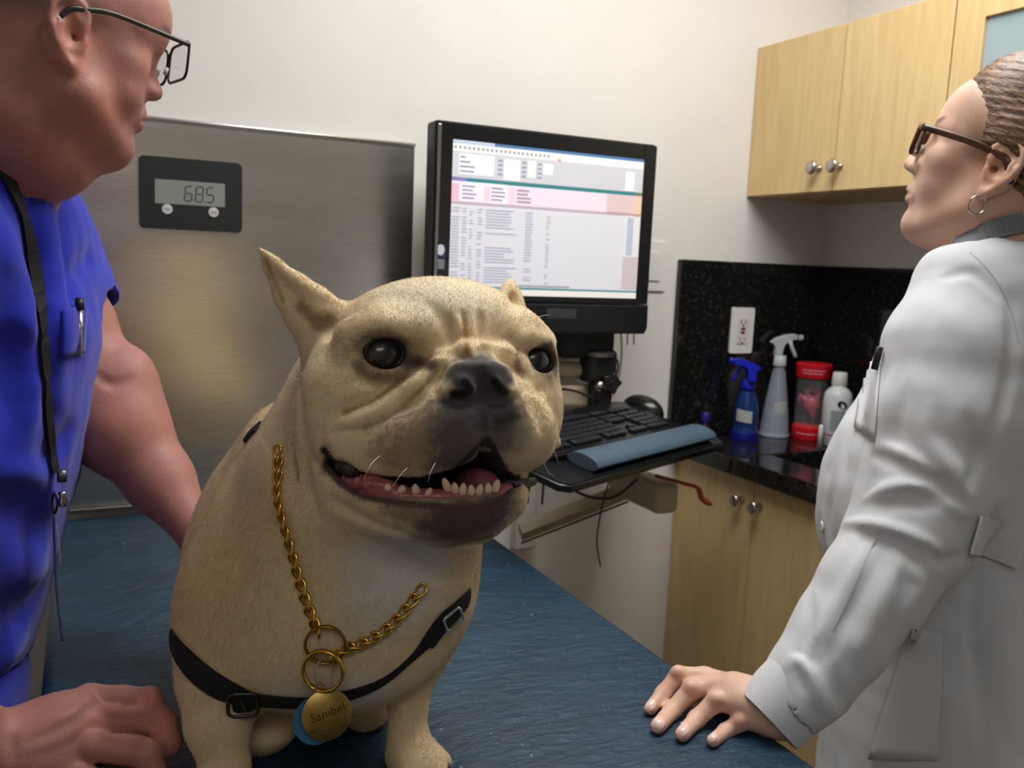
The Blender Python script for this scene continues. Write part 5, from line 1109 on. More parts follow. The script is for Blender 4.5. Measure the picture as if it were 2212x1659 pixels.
# legs
hipN, hipF = np.array([-.19, 1.02, .84]), np.array([-.19, 1.19, .84])
man.ell((hipN+hipF)/2, (.11, .11, .16), .05, rot=np.array([QB[2], [0, 0, 1.], QB[0]]))
fd = np.array([QB[2][0], QB[2][1], 0]); fd /= np.linalg.norm(fd)
LEG = []
for hp_ in (hipN, hipF):
    g = hp_.copy(); kn = g+np.array([0, 0, -.36])+fd*.02; an_ = np.array([kn[0], kn[1], .09])-fd*.03; LEG.append((g, kn, an_)); man.rod([g, kn, an_], [.088, .058, .04], .04, ik=.02); man.rod([an_-[0, 0, .03], an_+fd*.15-[0, 0, .045]], [.045, .035], .03)
SKM = (166, 114, 103)
SPM = [(WM(.05, -.05, .03), (.07, .05, .06), (176, 116, 98), .8, .5), (WM(.07, .0, .0), (.03, .05, .035), (212, 142, 124), .8, .6), (WM(0, .11, -.07), (.11, .095, .095), (96, 86, 80), .4, .9), (WM(.07, .05, -.05), (.05, .045, .055), (112, 96, 86), .6, .8), (WM(.074, .035, .012), (.02, .03, .018), (140, 108, 92), .9, .6),
       (WM(.04, -.0, .07), (.03, .03, .03), (200, 122, 104), .8, .5), (WM(0, -.052, .1), (.03, .006, .02), (160, 92, 84), .6, .7), (WM(.034, .044, .100), (.026, .0055, .024), (92, 68, 56), .5, .85),
       (P(320, 1515, .85), (.016, .012, .03), (206, 130, 112), .8, .7), (P(352, 1570, .82), (.02, .02, .03), (206, 130, 112), .8, .7), (P(200, 1560, .83), (.02, .014, .03), (206, 128, 112), .8, .5),
       (P(260, 900, 1.03), (.05, .05, .08), (182, 120, 100), .8, .5)]
man_o = thing('person', 'man in blue scrubs and glasses at the left, one arm behind the dog', 'person', tuple(np.array([LEG[0][2][0], LEG[0][2][1], 0])))
man = folded(man, .005, [raise_([(178, 1520), (120, 1560), (40, 1600)], .004, .0015), raise_([(200, 1560), (120, 1600), (50, 1620)], .004, .0015), press([(200, 800), (240, 830), (290, 815)], .008, .003), press([(225, 1534), (265, 1538), (320, 1536), (356, 1530)], .0060, .0060), press([(225, 1590), (265, 1596), (310, 1602), (352, 1618)], .0055, .0055), raise_([(182, 1500), (200, 1512)], .008, .0022), raise_([(196, 1552), (214, 1560)], .008, .0022), raise_([(150, 1545), (100, 1560), (40, 1585)], .003, .0016), press([(300, 1498), (312, 1512), (318, 1526)], .003, .0012), press([(318, 1552), (330, 1575)], .003, .0012), press([(20, 1590), (28, 1625), (24, 1655)], .003, .0014)], .01, .005)
mb, MV = clay_obj('body', man, .0028, m_skin_m, man_o, SKM, SPM, relax=1)
eyeballs(WM, QM, sM, man_o, (82, 96, 92))
# scrub top
m_scrub = vcol('royal_blue_cotton', .78, bump=.22, bscale=500, spec=.2, sheen=.2, var=.05, vscale=30)
sc_ = Clay()
sc_.rod([P(-62, 420, .95), *TOR], [.078, .100, .110, .110, .107, .109, .107], .05, flat=(QB[0], .62))
sc_.rod([P(-185, 520, .81), P(-30, 470, .96), P(48, 478, 1.10)], [.066, .075, .062], .05)
sc_.rod([P(40, 470, 1.10), P(92, 560, 1.095), P(140, 650, 1.085)], [.060, .064, .062], .04)          # far sleeve
sc_.rod([P(-195, 520, .80), P(-270, 680, .775), P(-310, 800, .76)], [.064, .066, .064], .04)          # near sleeve
sc_.ell(P(60, 560, 1.02), (.062, .085, .08), .04)
# neck opening and sleeve mouths
sc_.rod([WM(0, -.05, -.03), P(-55, 330, .93), P(-45, 395, .94)], [.080, .074, .056], .008, 's')
sc_.rod([P(-170, 470, .84), P(-66, 350, .865), P(-30, 450, .88)], [.060, .050, .05], .03)
sc_.rod([P(40, 360, .93), P(20, 440, .90)], [.030, .015], .01, 's')
sc_.rod([P(168, 690, 1.08), P(230, 840, 1.075)], [.056, .058], .006, 's'); sc_.rod([P(-320, 840, .76), P(-370, 1000, .74)], [.058, .06], .006, 's')
sc_.rod([P(-190, 1640, 1.0), P(-200, 1900, 1.0)], [.16, .2], .006, 's', flat=(QB[0], .62))
fm = [raise_([(0, 470), (40, 620), (60, 800), (55, 950)], .02, .008), press([(60, 430), (75, 560), (100, 700), (112, 900)], .008, .0045), raise_([(100, 430), (115, 560), (128, 700), (130, 860)], .016, .006), press([(135, 420), (140, 520), (150, 640)], .008, .004),
      press([(0, 740), (30, 790), (20, 900)], .02, .007), raise_([(0, 1010), (60, 1060), (110, 1110)], .02, .007), press([(0, 1075), (50, 1100), (90, 1160)], .022, .009), raise_([(10, 1220), (60, 1240), (90, 1230)], .018, .006), press([(0, 1310), (50, 1320), (80, 1290)], .015, .005), raise_([(0, 1420), (40, 1400)], .015, .005), press([(160, 590), (180, 575), (195, 560)], .006, .003), press([(100, 980), (130, 960), (150, 930)], .009, .004)]
sc_ = folded(sc_, .007, fm, .022)
sh_, ShV = clay_obj('scrub_top', sc_, .0042, m_scrub, man_o, (36, 48, 182), [(P(60, 700, .9), (.02, .2, .1), (34, 42, 168), .8, .4)], relax=2, post=lambda q, d: d-.0010*wob(q, 60, 1)-.0005*wob(q, 150, 2))
BM = shell_bvh(ShV, sh_.data)
def strip(name, bv, path, w, m, parent, off=.0015, th=.0012, n=6, label=None):
    key_ = spline([(a, b, 0) for a, b in path], n); cs = []
    for x, y, _ in key_:
        p, nn = hit_on(bv, x, y, off)
        if p is not None: cs.append((p, nn))
    P_ = [c[0] for c in cs]
    for _ in range(2): P_ = [P_[0]]+[(P_[i-1]+P_[i]*2+P_[i+1])/4 for i in range(1, len(P_)-1)]+[P_[-1]]
    b = bmesh.new(); rows = []
    for i, (_, nn) in enumerate(cs):
        p = P_[i]; t = (P_[min(i+1, len(cs)-1)]-P_[max(i-1, 0)]).normalized(); N = (nn-t*nn.dot(t)).normalized(); s = t.cross(N)
        rows.append([b.verts.new(p+s*a+N*c) for a, c in ((-w, 0), (w, 0), (w, -th), (-w, -th))])
    for A, B in zip(rows, rows[1:]):
        for k in range(4): b.faces.new((A[k], A[(k+1) % 4], B[(k+1) % 4], B[k]))
    b.faces.new(rows[0][::-1]); b.faces.new(rows[-1]); return obj(name, b, m, parent, label=label)
def patch(name, bv, quad, m, parent, off=.002, n=8, th=.0015, label=None):
    """cloth patch over a pixel quad (tl, tr, br, bl), following the cloth below"""
    q = np.array(quad, float); b = bmesh.new(); g = []
    for i in range(n+1):
        row = []
        for j in range(n+1):
            u, v = j/n, i/n; c = (q[0]*(1-u)+q[1]*u)*(1-v)+(q[3]*(1-u)+q[2]*u)*v; p, nn = hit_on(bv, c[0], c[1], off); row.append(b.verts.new(p) if p is not None else None)
        g.append(row)
    for i in range(n):
        for j in range(n):
            f = (g[i][j], g[i][j+1], g[i+1][j+1], g[i+1][j])
            if all(f): b.faces.new(f)
    bmesh.ops.recalc_face_normals(b, faces=b.faces); bmesh.ops.solidify(b, geom=b.faces[:], thickness=th)
    return obj(name, b, m, parent, smooth=True, label=label)
m_scr2 = mat('scrub_pocket_cloth', (36, 46, 176), .78, bump=.2, bscale=500, sheen=.2, spec=.2); m_scr3 = mat('scrub_seam', (28, 34, 140), .8)
strip('collar_band', BM, [(2, 296), (26, 325), (60, 384), (84, 440)], .006, m_scr3, man_o)
patch('chest_pocket', BM, [(132, 668), (184, 660), (178, 760), (130, 772)], m_scr2, man_o, .0035)
# trousers and shoes
tr_ = Clay()
tr_.ell((hipN+hipF)/2, (.125, .12, .175), .05, rot=np.array([QB[2], [0, 0, 1.], QB[0]]))
for g, kn, an_ in LEG: tr_.rod([g, kn, an_+np.array([0, 0, .01])], [.10, .075, .062], .03, ik=.02)
clay_obj('trousers', tr_, .008, m_scrub, man_o, (34, 44, 168))
for g, kn, an_ in LEG:
    s_ = Clay(); s_.rod([np.array([an_[0], an_[1], .045])-fd*.03, np.array([an_[0], an_[1], .045])+fd*.16], [.046, .042], .02); s_.ell(np.array([an_[0], an_[1], .07]), (.05, .04, .05), .03, rot=np.eye(3)); s_.add(lambda q: -(q[..., 2]-.002), (-9, -9, -9), (9, 9, .002), .004, 's') if False else None
    clay_obj('shoe', s_, .006, mat('dark_shoe', (40, 40, 44), .5), man_o, (40, 40, 44))
# glasses, lanyard, pen, watch
m_fr = mat('gunmetal_frame', (62, 62, 58), .35, .7); m_lens = NT('lens_glass'); m_lens.set(Roughness=.02, Alpha=.16); m_lens.b.inputs['Base Color'].default_value = (.9, .93, .93, 1); m_lens.b.inputs['Specular IOR Level'].default_value = .8; m_lens = m_lens.m
def glasses(name, label, W, Q, s, rx, ry, fpos, upos, m, rr, temple_u, thick=None, gap=.0, tl=.004):
    g = thing(name, label, 'glasses', tuple(W(0, upos, fpos)))
    for sg in (1, -1):
        pts = []
        for a, b in rrect(rx*2, ry*2, ry*.55, 5): pts.append(W(sg*(.0345)+a, upos+b-(.0), fpos-.006*abs(sg*.0345+a)/.05))
        obj('rim', tube(pts, rr*s, 8, closed=True, flat=(rr*s, (thick or rr)*s), up=tuple(Q[2])), m, g, smooth=True)
        b = bmesh.new(); vs = [b.verts.new(p) for p in pts]; b.faces.new(vs); bmesh.ops.solidify(b, geom=b.faces[:], thickness=.0015)
        obj('lens', b, m_lens, g)
        obj('temple', tube(spline([W(sg*(.0345+rx+.001), upos+ry*.75, fpos-.008), W(sg*.070, upos+ry*.75, fpos-.020), W(sg*.0785, temple_u+.006, .035), W(sg*.0835, temple_u, .004), W(sg*.085, temple_u-.006, -.012), W(sg*.084, temple_u-.03, -.026)], 5), rr*s*1.1, 8, flat=(rr*s*.9, tl*s), up=tuple(Q[1])), m, g, smooth=True)
        obj('nose_pad', tube([W(sg*.010, upos-.004, fpos-.006), W(sg*.0115, upos-.012, fpos-.008)], .0022*s, 8), m_cp, g, smooth=True)
    obj('bridge', tube(spline([W(-.0345+rx, upos+ry*.5, fpos-.001), W(0, upos+ry*.75, fpos+.001), W(.0345-rx, upos+ry*.5, fpos-.001)], 5), rr*s, 8), m, g, smooth=True)
    return g
glasses('eyeglasses', 'thin dark metal glasses worn by the man in blue scrubs', WM, QM, sM, .0318, .0200, .127, .018, m_fr, .0015, .030, tl=.0026)
ly = thing('lanyard', 'black lanyard cord with hanging strap down the front of the blue scrubs', 'lanyard', tuple(P(100, 700, .85)))
m_cord = mat('black_cord', (14, 15, 18), .7, bump=.4, bscale=900)
strip('cord', BM, [(2, 365), (36, 440), (64, 540), (80, 640), (90, 760), (97, 880), (106, 975), (112, 1020)], .0062, m_cord, ly, .005, .0035)
lp0, ln0 = hit_on(BM, 113, 1030, .010); lp0 = np.array(lp0)
obj('crimp', tube([lp0+[0, 0, .008], lp0-[0, 0, .004]], .005, 10), mat('grey_crimp', (110, 112, 116), .35, .8), ly, smooth=True)
obj('swivel', lathe([(0, .0), (.004, .001), (.005, .006), (.003, .012), (.0045, .016), (0, .018)], 14, mtx=Matrix.Translation(lp0-np.array([0, 0, .032]))), mat('chrome_swivel', (200, 200, 204), .15, 1), ly, smooth=True)
dl = float((lp0-CAM0) @ cf)
obj('hook', tube(spline([P(116, 1062, dl), P(124, 1085, dl), P(118, 1110, dl), P(112, 1088, dl), P(116, 1066, dl)], 5), .0012, 8), mat('dark_hook', (70, 70, 78), .3, 1), ly, smooth=True)
obj('strap', tube(spline([P(116, 1110, dl), P(118, 1190, dl), P(124, 1290, dl-.01), P(135, 1385, dl-.02)], 6), .003, 8, flat=(.0062, .0012)), mat('indigo_strap', (40, 42, 76), .5), ly, smooth=True)
obj('plastic_sleeve', tube(spline([P(122, 1130, dl+.004), P(128, 1180, dl+.004), P(130, 1215, dl+.004)], 4), .004, 8, flat=(.007, .0008)), mat('clear_sleeve', (150, 152, 156), .15, alpha=.4), ly, smooth=True)
pn = thing('pen', 'silver and black pen clipped in the pocket of the blue scrubs', 'pen', tuple(P(156, 700, .9)))
pa, na = hit_on(BM, 157, 662, .0085); pb, nb_ = hit_on(BM, 155, 768, .0085); pa, pb = np.array(pa), np.array(pb); pd = (pa-pb)/np.linalg.norm(pa-pb)
obj('cap', tube([pa-pd*.008, pa+pd*.004], .0045, 12), m_arm, pn, smooth=True, label='black pen top'); obj('clip', tube([pa-pd*.008, pa*.55+pb*.45, pb], [.0038, .0034, .0014], 12), mat('pen_silver', (186, 186, 188), .25, 1), pn, smooth=True, label='silver barrel')
wt = thing('wristwatch', 'steel bracelet watch on wrist of fist at bottom left', 'watch', tuple(P(0, 1640, .8)))
wc = P(10, 1640, .806); wd = P(60, 1600, .822)-P(-60, 1660, .787); wd /= np.linalg.norm(wd); wu = np.array(cu)-wd*(np.array(cu) @ wd); wu /= np.linalg.norm(wu); ws = np.cross(wd, wu)
m_ws = mat('watch_steel', (186, 184, 178), .25, 1)
wv = [wc+(wu*math.cos(2*math.pi*i/30)+ws*math.sin(2*math.pi*i/30))*.0305 for i in range(30)]
for i in range(30):
    a, b_ = wv[i], wv[(i+1) % 30]; m_ = (a+b_)/2-wc; m_ /= np.linalg.norm(m_)
    obj('bracelet_link', tube([a*.97+b_*.03, b_*.97+a*.03], .006, 6, flat=(.0022, .0080), up=tuple(wd)), m_ws, wt, smooth=False)
# ------------------------------------------------------------------ the woman in the white coat
m_skin_w = vcol('fair_skin', .45, bump=.2, bscale=350, sss=.12, spec=.4, var=.05, vscale=70, dist=.0007)
QW = basis(35, -23.5, -1, -6); sW = .935; OW = P(2143, 368, 1.0)-.0815*sW*QW[0]
wo = Clay(); WW = human_head(wo, OW, QW, sW, jowl=.002)
wo.rod([WW(0, -.02, -.02), WW(0, -.075, -.045), P(2225, 560, 1.10)], [.050, .051, .058], .03)
wo.rod([WW(0, -.070, .040), WW(0, -.10, .0)], [.026, .036], .04)
QT = basis(6, 0, -1)
TW = [P(2190, 640, 1.12), P(2130, 800, 1.13), P(2080, 1000, 1.14), P(2120, 1180, 1.15), P(2140, 1350, 1.16), P(2140, 1560, 1.17)]
wo.rod(TW, [.075, .085, .075, .070, .085, .095], .04, flat=(QT[0], .66))
sn, sf = P(2120, 620, 1.03), P(2160, 640, 1.30)
wo.rod([sn, P(2180, 600, 1.12), sf], [.042, .05, .042], .04)
wo.rod([sn, P(2050, 880, 1.01), P(1985, 1110, 1.0), P(1880, 1290, .985), P(1760, 1440, .975), P(1672, 1532, .968)], [.043, .040, .036, .034, .027, .0215], .02, ik=.01)
wo.rod([sf, P(2200, 900, 1.32), P(2150, 1120, 1.30), P(2040, 1200, 1.28), P(1990, 1230, 1.27)], [.042, .040, .036, .03, .022], .02, ik=.01)
wo.ell(P(1968, 1240, 1.265), (.03, .022, .035), .02)
# resting hand
zt = lambda x, y, r: PZ(x, y, TZ+r)
wo.rod([P(1672, 1532, .968), P(1630, 1512, .978), P(1585, 1492, .992)], [.0215, .024, .021], .012); wo.rod([P(1690, 1560, .960), P(1640, 1548, .962)], [.019, .017], .015)
wo.ell(P(1600, 1508, .982), (.030, .019, .028), .012)
WF = [([P(1560, 1474, 1.008), P(1522, 1462, 1.016), P(1466, 1458, 1.018), P(1432, 1498, 1.008), zt(1405, 1531, .0068)], [.0125, .0110, .0098, .0086, .0074]),
      ([P(1570, 1490, .994), P(1545, 1482, .998), P(1494, 1490, .998), P(1452, 1535, .988), zt(1421, 1569, .0076)], [.013, .0116, .0106, .0095, .0083]),
      ([P(1605, 1512, .978), P(1585, 1506, .979), P(1546, 1516, .976), P(1504, 1554, .970), zt(1474, 1586, .0074)], [.0128, .0112, .0106, .0094, .0081]),
      ([P(1648, 1545, .962), P(1632, 1546, .962), P(1598, 1561, .960), P(1566, 1580, .958), zt(1540, 1600, .0064)], [.0118, .0098, .0090, .0080, .0070]),
      ([P(1620, 1510, .995), P(1570, 1515, 1.012), P(1520, 1520, 1.02), P(1480, 1530, 1.02)], [.014, .0115, .0095, .0078])]
for pts, rad in WF: wo.rod(pts, rad, .005, ik=.005)
for (x, y, d_, r) in ((1464, 1452, 1.012, .0075), (1492, 1484, .992, .0080), (1547, 1510, .970, .0080), (1598, 1556, .955, .0068)): wo.ell(P(x, y, d_), r, .005)
hipW = P(2140, 1600, 1.17); fW = np.array([QT[2][0], QT[2][1], 0]); fW /= np.linalg.norm(fW); lW = np.array([QT[0][0], QT[0][1], 0]); lW /= np.linalg.norm(lW)
LW = []
for sg in (1, -1):
    g = hipW+lW*.085*sg; kn = np.array([g[0], g[1], .47]); an_ = np.array([g[0], g[1], .09])-fW*.02; LW.append((g, kn, an_)); wo.rod([g, kn, an_], [.078, .052, .036], .03, ik=.02); wo.rod([an_-[0, 0, .035], an_+fW*.13-[0, 0, .05]], [.04, .03], .03)
SKW = (218, 178, 156)
SPW = [(WW(.05, .085, .045), (.05, .05, .030), (150, 118, 92), .95, .7), (WW(.07, .035, .028), (.03, .045, .022), (140, 108, 84), .95, .75), (WW(.05, -.01, .05), (.04, .035, .04), (206, 142, 124), .9, .7), (WW(.078, .0, -.0), (.02, .045, .035), (222, 162, 130), .8, .7), (WW(.06, -.06, .03), (.05, .03, .05), (196, 144, 120), .9, .5), (WW(0, -.052, .10), (.028, .0075, .02), (150, 86, 84), .5, .9),
       (WW(.036, .046, .086), (.022, .005, .018), (120, 92, 74), .5, .8), (WW(.033, .020, .085), (.017, .010, .014), (188, 140, 124), .7, .6), (WW(0, -.012, .115), (.012, .012, .012), (226, 160, 140), .8, .6)]
for (x, y, d_) in ((1464, 1456, 1.012), (1492, 1488, .992), (1547, 1514, .970), (1598, 1558, .955), (1440, 1480, 1.0), (1412, 1520, 1.0), (1430, 1555, .98), (1480, 1575, .965), (1548, 1594, .955)): SPW.append((P(x, y, d_), (.012, .009, .02), (216, 150, 130), .8, .7))
wo_o = thing('person', 'woman in white coat and dark glasses at the right, hand resting on the table', 'person', (float(LW[0][2][0]), float(LW[0][2][1]), 0))
wb, WV = clay_obj('body', wo, .0024, m_skin_w, wo_o, SKW, SPW, relax=1)
BW0 = shell_bvh(WV, wb.data)
eyeballs(WW, QW, sW, wo_o, (74, 52, 38))
m_nail = mat('fingernail', (240, 200, 190), .18, var=.03, coat=.3)
for cx, cy, tx, ty, w_, l_ in ((1404, 1523, -.62, .78, 10.5, 13), (1419, 1563, -.66, .75, 14, 17), (1471, 1577, -.62, .78, 14, 17), (1535, 1592, -.80, .60, 11, 13.5)):
    bb = bmesh.new(); g = []
    for i in range(7):
        row = []
        for j in range(7):
            u, v = j/3-1, i/3-1; uu, vv = u*math.sqrt(1-.38*v*v), v*math.sqrt(1-.38*u*u); p_, n_ = hit_on(BW0, cx+tx*vv*l_-ty*uu*w_, cy+ty*vv*l_+tx*uu*w_, .0009); row.append(p_)
        g.append(row)
    g = [[bb.verts.new(p_) if p_ is not None else None for p_ in r_] for r_ in g]
    for i in range(6):
        for j in range(6):
            if all((g[i][j], g[i][j+1], g[i+1][j+1], g[i+1][j])): bb.faces.new((g[i][j], g[i][j+1], g[i+1][j+1], g[i+1][j]))
    obj('fingernail', bb, m_nail, wo_o, smooth=True)
# hair: cap swept back to a knot
M = NT('brown_hair'); M.set(Roughness=.42); M.b.inputs['Specular IOR Level'].default_value = .5; tc = M.n('ShaderNodeTexCoord'); mp = M.n('ShaderNodeMapping'); mp.vector_type = 'TEXTURE'
fr_ = frame((0, 0, 0), -Vector(QW[2])*.96-Vector(QW[1])*.25, Vector(QW[1])); mp.inputs['Rotation'].default_value = fr_.to_euler(); mp.inputs['Scale'].default_value = (14, 1, 1); M.l(tc.outputs['Object'], mp.inputs[0])
n1 = M.n('ShaderNodeTexNoise', i_Scale=190.0, i_Detail=4.0, i_Roughness=.7, i_Distortion=.3); M.l(mp.outputs[0], n1.inputs[0]); rp = M.n('ShaderNodeValToRGB'); e = rp.color_ramp.elements; e[0].position = .35; e[0].color = lin((60, 38, 24)); e[1].position = .7; e[1].color = lin((148, 108, 72)); M.l(n1.outputs[0], rp.inputs[0]); M.l(rp.outputs[0], M.b.inputs['Base Color'])
bp = M.n('ShaderNodeBump', i_Strength=.9, i_Distance=.002); M.l(n1.outputs[0], bp.inputs['Height']); M.l(bp.outputs[0], M.b.inputs['Normal']); m_hair = M.m
hr = Clay(); hE = lambda l, u, f, r, k=.02, op='u': hr.ell(WW(l, u, f), np.array(r)*sW, k, op, rot=QW)
hE(0, .062, -.016, (.083, .080, .102)); hE(0, .100, .010, (.060, .052, .062), .03); hE(0, .040, -.105, (.045, .04, .04), .03); hE(.055, .03, -.02, (.032, .045, .05), .02); hE(-.055, .03, -.02, (.032, .045, .05), .02); hE(0, .0, -.07, (.06, .05, .04), .03)
hE(0, .020, .118, (.10, .088, .064), .012, 's'); hE(.085, -.012, .0, (.03, .040, .032), .008, 's'); hE(-.085, -.004, .0, (.03, .045, .034), .008, 's'); hE(.06, -.04, .03, (.06, .055, .05), .01, 's'); hE(-.06, -.04, .03, (.06, .055, .05), .01, 's')
def hgroove(q, d):
    l = (q-OW) @ QW.T; return d-.0004*np.sin(l[..., 1]*700+2*np.sin(l[..., 2]*30)+l[..., 0]*60)-.0004*np.sin(l[..., 1]*1300+l[..., 2]*60+1)
vt_, F_ = hr.mesh(.0019, hgroove); me_, vt_ = np_mesh('hair', vt_, F_, 1); mesh_obj('hair', me_, m_hair, wo_o)
glasses('eyeglasses', 'dark tortoiseshell glasses worn by the woman in white', WW, QW, sW, .0245, .0185, .112, .016, mat('tortoiseshell', (74, 46, 30), .2, var=.4, scale=90), .0026, .020, thick=.0034, tl=.0044)
ec = WW(.083, -.043, -.001)
tag(obj('earring', tube([ec+(QW[1]*math.cos(a)+(QW[2]*.8+QW[0]*.6)*math.sin(a))*.0105 for a in [2*math.pi*i/30 for i in range(30)]], .0011, 8, closed=True), mat('silver_hoop', (222, 220, 214), .2, 1), smooth=True), 'small silver hoop earring in the ear of the woman', 'earring')
a_, b_ = np.array(WF[2][0][1]), np.array(WF[2][0][2]); rc = a_*.62+b_*.38; rd_ = (b_-a_)/np.linalg.norm(b_-a_); ru = np.array([0, 0, 1.])-rd_*rd_[2]; ru /= np.linalg.norm(ru); rs_ = np.cross(rd_, ru)
gr = thing('ring', 'gold band on the ring finger resting on the table', 'ring', tuple(rc)); m_gr = mat('ring_gold', (214, 168, 70), .22, 1, var=.05)
for k_, w_ in ((-.0018, .0014), (.0016, .0018)): obj('band', tube([rc+rd_*k_+(ru*math.cos(a)+rs_*math.sin(a))*.0110 for a in [2*math.pi*i/32 for i in range(32)]], .001, 8, closed=True, flat=(.0008, w_), up=tuple(rd_)), m_gr, gr, smooth=True)
# the coat
m_coat = vcol('white_cotton', .8, bump=.12, bscale=600, spec=.2, sheen=.1, var=.02, vscale=20)
co = Clay()
co.rod([P(2215, 560, 1.10), *TW], [.066, .098, .112, .108, .112, .122, .135], .05, flat=(QT[0], .66))
co.rod([P(2100, 640, 1.05), P(2180, 600, 1.13), P(2170, 640, 1.29)], [.056, .062, .052], .05)
co.ell(P(2010, 840, 1.14), (.050, .085, .10), .05)
co.ell(P(1992, 895, 1.14), (.052, .08, .10), .05); co.ell(P(1922, 1000, 1.14), (.066, .080, .10), .045); co.ell(P(1952, 1035, 1.14), (.066, .086, .11), .045); co.ell(P(1880, 1140, 1.15), (.060, .09, .11), .05)
co.rod([P(2050, 1250, 1.16), P(2030, 1450, 1.17), P(2020, 1700, 1.18), P(2020, 2000, 1.18), P(2020, 2330, 1.2)], [.12, .135, .15, .16, .165], .05, flat=(QT[0], .8))
co.rod([P(2085, 625, 1.035), P(2050, 760, 1.02), P(2035, 900, 1.01), P(2000, 1040, 1.005), P(1962, 1150, 1.0), P(1882, 1275, .988), P(1815, 1375, .98), P(1752, 1462, .972), P(1712, 1512, .968)], [.058, .070, .074, .068, .064, .056, .050, .0435, .040], .03, ik=.02)
co.rod([P(2170, 650, 1.29), P(2200, 900, 1.32), P(2150, 1120, 1.30), P(2040, 1200, 1.28)], [.056, .062, .056, .042], .03, ik=.02)
# openings: neck, cuff, front edge
co.rod([WW(0, -.05, -.03), P(2200, 505, 1.09)], [.062, .060], .006, 's')
co.rod([P(1700, 1528, .966), P(1640, 1590, .955)], [.034, .036], .004, 's')
co.rod([P(2150, 480, 1.05), P(2080, 470, 1.05)], [.03, .05], .01, 's')
fw_ = [raise_([(1888, 1075), (1930, 1052), (1985, 1046)], .008, .0045), press([(1900, 1098), (1960, 1085), (2030, 1092)], .010, .005), raise_([(1838, 1128), (1900, 1136), (1970, 1156), (2030, 1190)], .009, .005), press([(1860, 1160), (1930, 1180), (1990, 1215)], .010, .005),
       raise_([(2040, 960), (2060, 1020), (2100, 1075)], .010, .0050), press([(2000, 980), (2040, 1050), (2070, 1090)], .010, .0050), raise_([(1930, 800), (1900, 920), (1890, 1010)], .012, .005), press([(1960, 830), (1935, 950), (1960, 1020)], .012, .0045), raise_([(2010, 870), (2000, 940), (2040, 1000), (2100, 1020)], .012, .005),
       press([(2180, 640), (2185, 760), (2160, 900), (2110, 1020)], .012, .005), press([(2090, 900), (2110, 980), (2090, 1050)], .009, .004),
       raise_([(1935, 1190), (1920, 1280), (1880, 1370), (1850, 1430)], .010, .0045), press([(1900, 1200), (1850, 1300), (1790, 1420)], .008, .0035), raise_([(1870, 1180), (1830, 1260), (1770, 1360), (1740, 1400)], .008, .0035), press([(1750, 1290), (1745, 1360), (1730, 1410)], .008, .0035),
       press([(1722, 1410), (1740, 1432), (1760, 1438)], .006, .004), raise_([(1700, 1440), (1720, 1425), (1742, 1448), (1755, 1470)], .007, .004), press([(1725, 1450), (1732, 1475), (1745, 1495)], .006, .002), raise_([(1760, 1440), (1770, 1500), (1800, 1540)], .009, .004), press([(1800, 1440), (1815, 1500), (1830, 1530)], .009, .004), raise_([(1960, 1230), (1990, 1260), (1960, 1330)], .010, .004),
       press([(2000, 1180), (2040, 1210), (2085, 1200)], .008, .004), press([(1850, 900), (1830, 960), (1820, 1040)], .008, .003), press([(2040, 600), (2100, 590), (2160, 640)], .006, .003), press([(1800, 1050), (1790, 1120), (1800, 1200)], .01, .003), press([(2110, 1230), (2095, 1330), (2110, 1480), (2125, 1640)], .006, .003), raise_([(2180, 1250), (2170, 1400), (2185, 1600)], .02, .006)]
fw_ += [raise_([(1868, 1080), (1900, 1062), (1940, 1052), (1990, 1050)], .0045, .0035), raise_([(1826, 1130), (1880, 1132), (1940, 1148), (2000, 1172), (2040, 1200)], .0045, .0035), raise_([(2050, 1090), (2085, 1110), (2100, 1080)], .005, .003), press([(1895, 1090), (1950, 1072), (2010, 1078)], .005, .003), press([(1850, 1148), (1920, 1164), (1980, 1190)], .005, .003), raise_([(1905, 960), (1960, 985), (2030, 1020)], .006, .003), press([(1890, 985), (1950, 1010), (2010, 1040)], .006, .003), raise_([(1950, 1210), (1900, 1300), (1850, 1400)], .005, .003)]
co = folded(co, .006, fw_, .014, .007)
cb, CV = clay_obj('lab_coat', co, .0034, m_coat, wo_o, (214, 217, 222), (), relax=1, post=lambda q, d: d-.0009*wob(q, 45, 1)-.0005*wob(q, 110, 2))
BC = shell_bvh(CV, cb.data)
m_co2 = mat('coat_cloth', (216, 218, 223), .8, bump=.12, bscale=600, spec=.2, var=.015); m_seam = mat('coat_seam', (196, 197, 200), .85)
# turned-up cuff band
cq = []
ca, cb_ = P(1716, 1500, .968), P(1658, 1560, .960)
cd = (cb_-ca)/np.linalg.norm(cb_-ca)
ww_ = P(1672, 1532, .968)-P(1760, 1440, .975); cd = ww_/np.linalg.norm(ww_); c0_ = P(1706, 1503, .969); cu_ = np.cross(cd, cf); cu_ /= np.linalg.norm(cu_); cv_ = np.cross(cd, cu_)
b = bmesh.new(); rows = []
for k_, (t_, r_) in enumerate(((-.013, .0440), (.006, .0440), (.026, .0430), (.036, .0415), (.0362, .0385), (.026, .0395), (-.013, .0385))):
    rows.append([b.verts.new(c0_+cd*t_+(cu_*math.cos(2*math.pi*i/48)+cv_*math.sin(2*math.pi*i/48)*.85)*(r_+.0012*math.sin(2*math.pi*i/48*3+k_*.2))) for i in range(48)])
rows.append(rows[0])
for A, B in zip(rows, rows[1:]):
    for i in range(48): b.faces.new((A[i], A[(i+1) % 48], B[(i+1) % 48], B[i]))
obj('cuff', b, m_co2, wo_o, ang=50)
strip('sleeve_seam', BC, [(1905, 1135), (1870, 1210), (1835, 1290), (1800, 1360)], .0009, m_seam, wo_o, .0006, .001)
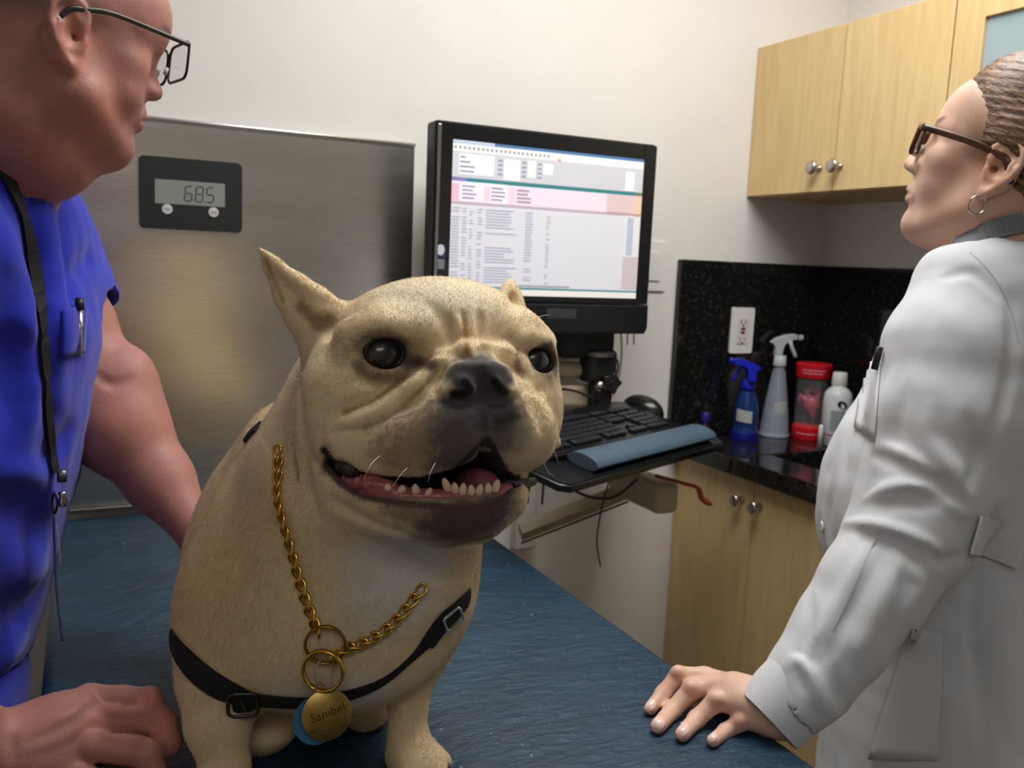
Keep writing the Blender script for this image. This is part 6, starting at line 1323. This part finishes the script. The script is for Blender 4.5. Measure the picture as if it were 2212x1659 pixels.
strip('shoulder_seam', BC, [(2095, 545), (2140, 590), (2180, 660), (2200, 740)], .0009, m_seam, wo_o, .0006, .001)
strip('back_belt', BC, [(2098, 1152), (2130, 1158), (2170, 1172), (2209, 1188)], .021, m_co2, wo_o, .0075, .003)
patch('hip_pocket', BC, [(1968, 1352), (2040, 1366), (2030, 1640), (1880, 1640)], m_co2, wo_o, .003, 12)
patch('breast_pocket', BC, [(1872, 780), (1905, 786), (1892, 950), (1848, 925)], m_co2, wo_o, .003, 8)
obj('button', lathe([(0, 0), (.0075, 0), (.008, .0012), (.007, .0024), (.004, .0018), (0, .0018)], 20, mtx=frame(hit_on(BC, 1778, 1138, .001)[0], Vector(CM[1]), hit_on(BC, 1778, 1138)[1].cross(Vector(CM[1])))), mat('pearl_button', (226, 224, 216), .25), wo_o, smooth=True)
# collar of the coat and the shirt under it
m_shirt = mat('grey_knit', (128, 132, 138), .8, bump=.3, bscale=400)
nc = P(2215, 520, 1.085); nd = WW(0, -.05, -.03)-P(2215, 560, 1.10); nd /= np.linalg.norm(nd); n1_ = np.cross(nd, cf); n1_ /= np.linalg.norm(n1_); n2_ = np.cross(nd, n1_)
def collar_ring(name, m, ro, h0, h1, flare, parent, th=.003):
    b = bmesh.new(); rows = []
    for t_, r_ in ((h0, ro+flare), (h0*.3+h1*.7, ro+flare*.3), (h1, ro), (h1, ro-th), (h0, ro-th+flare)): rows.append([b.verts.new(nc+nd*t_+(n1_*math.cos(2*math.pi*i/48)+n2_*math.sin(2*math.pi*i/48))*r_) for i in range(48)])
    rows.append(rows[0])
    for A, B in zip(rows, rows[1:]):
        for i in range(48): b.faces.new((A[i], A[(i+1) % 48], B[(i+1) % 48], B[i]))
    return obj(name, b, m, parent, ang=50)
collar_ring('shirt_collar', m_shirt, .060, -.01, .046, .006, wo_o); collar_ring('coat_collar', m_co2, .067, -.02, .034, .016, wo_o)
strip('collar_band', BW0, [(2068, 534), (2100, 518), (2135, 503), (2172, 490), (2209, 481)], .0115, m_shirt, wo_o, .007, .004)
t = tag(obj('pen', tube([np.array(hit_on(BC, 1912, 752, .006)[0]), np.array(hit_on(BC, 1900, 800, .006)[0])], .004, 10), m_arm, smooth=True), 'black pen in the breast pocket of the white coat', 'pen')
tw = Clay()
for g, kn, an_ in LW: tw.rod([g, kn, an_+np.array([0, 0, .01])], [.086, .062, .05], .03, ik=.02)
clay_obj('trousers', tw, .008, mat('dark_trousers', (52, 54, 60), .8), wo_o, (52, 54, 60))
for g, kn, an_ in LW:
    s_ = Clay(); s_.rod([np.array([an_[0], an_[1], .042])-fW*.02, np.array([an_[0], an_[1], .040])+fW*.15], [.042, .038], .02); s_.ell(np.array([an_[0], an_[1], .065]), (.045, .04, .045), .03, rot=np.eye(3))
    clay_obj('shoe', s_, .006, mat('black_clog', (34, 34, 36), .4), wo_o, (34, 34, 36))
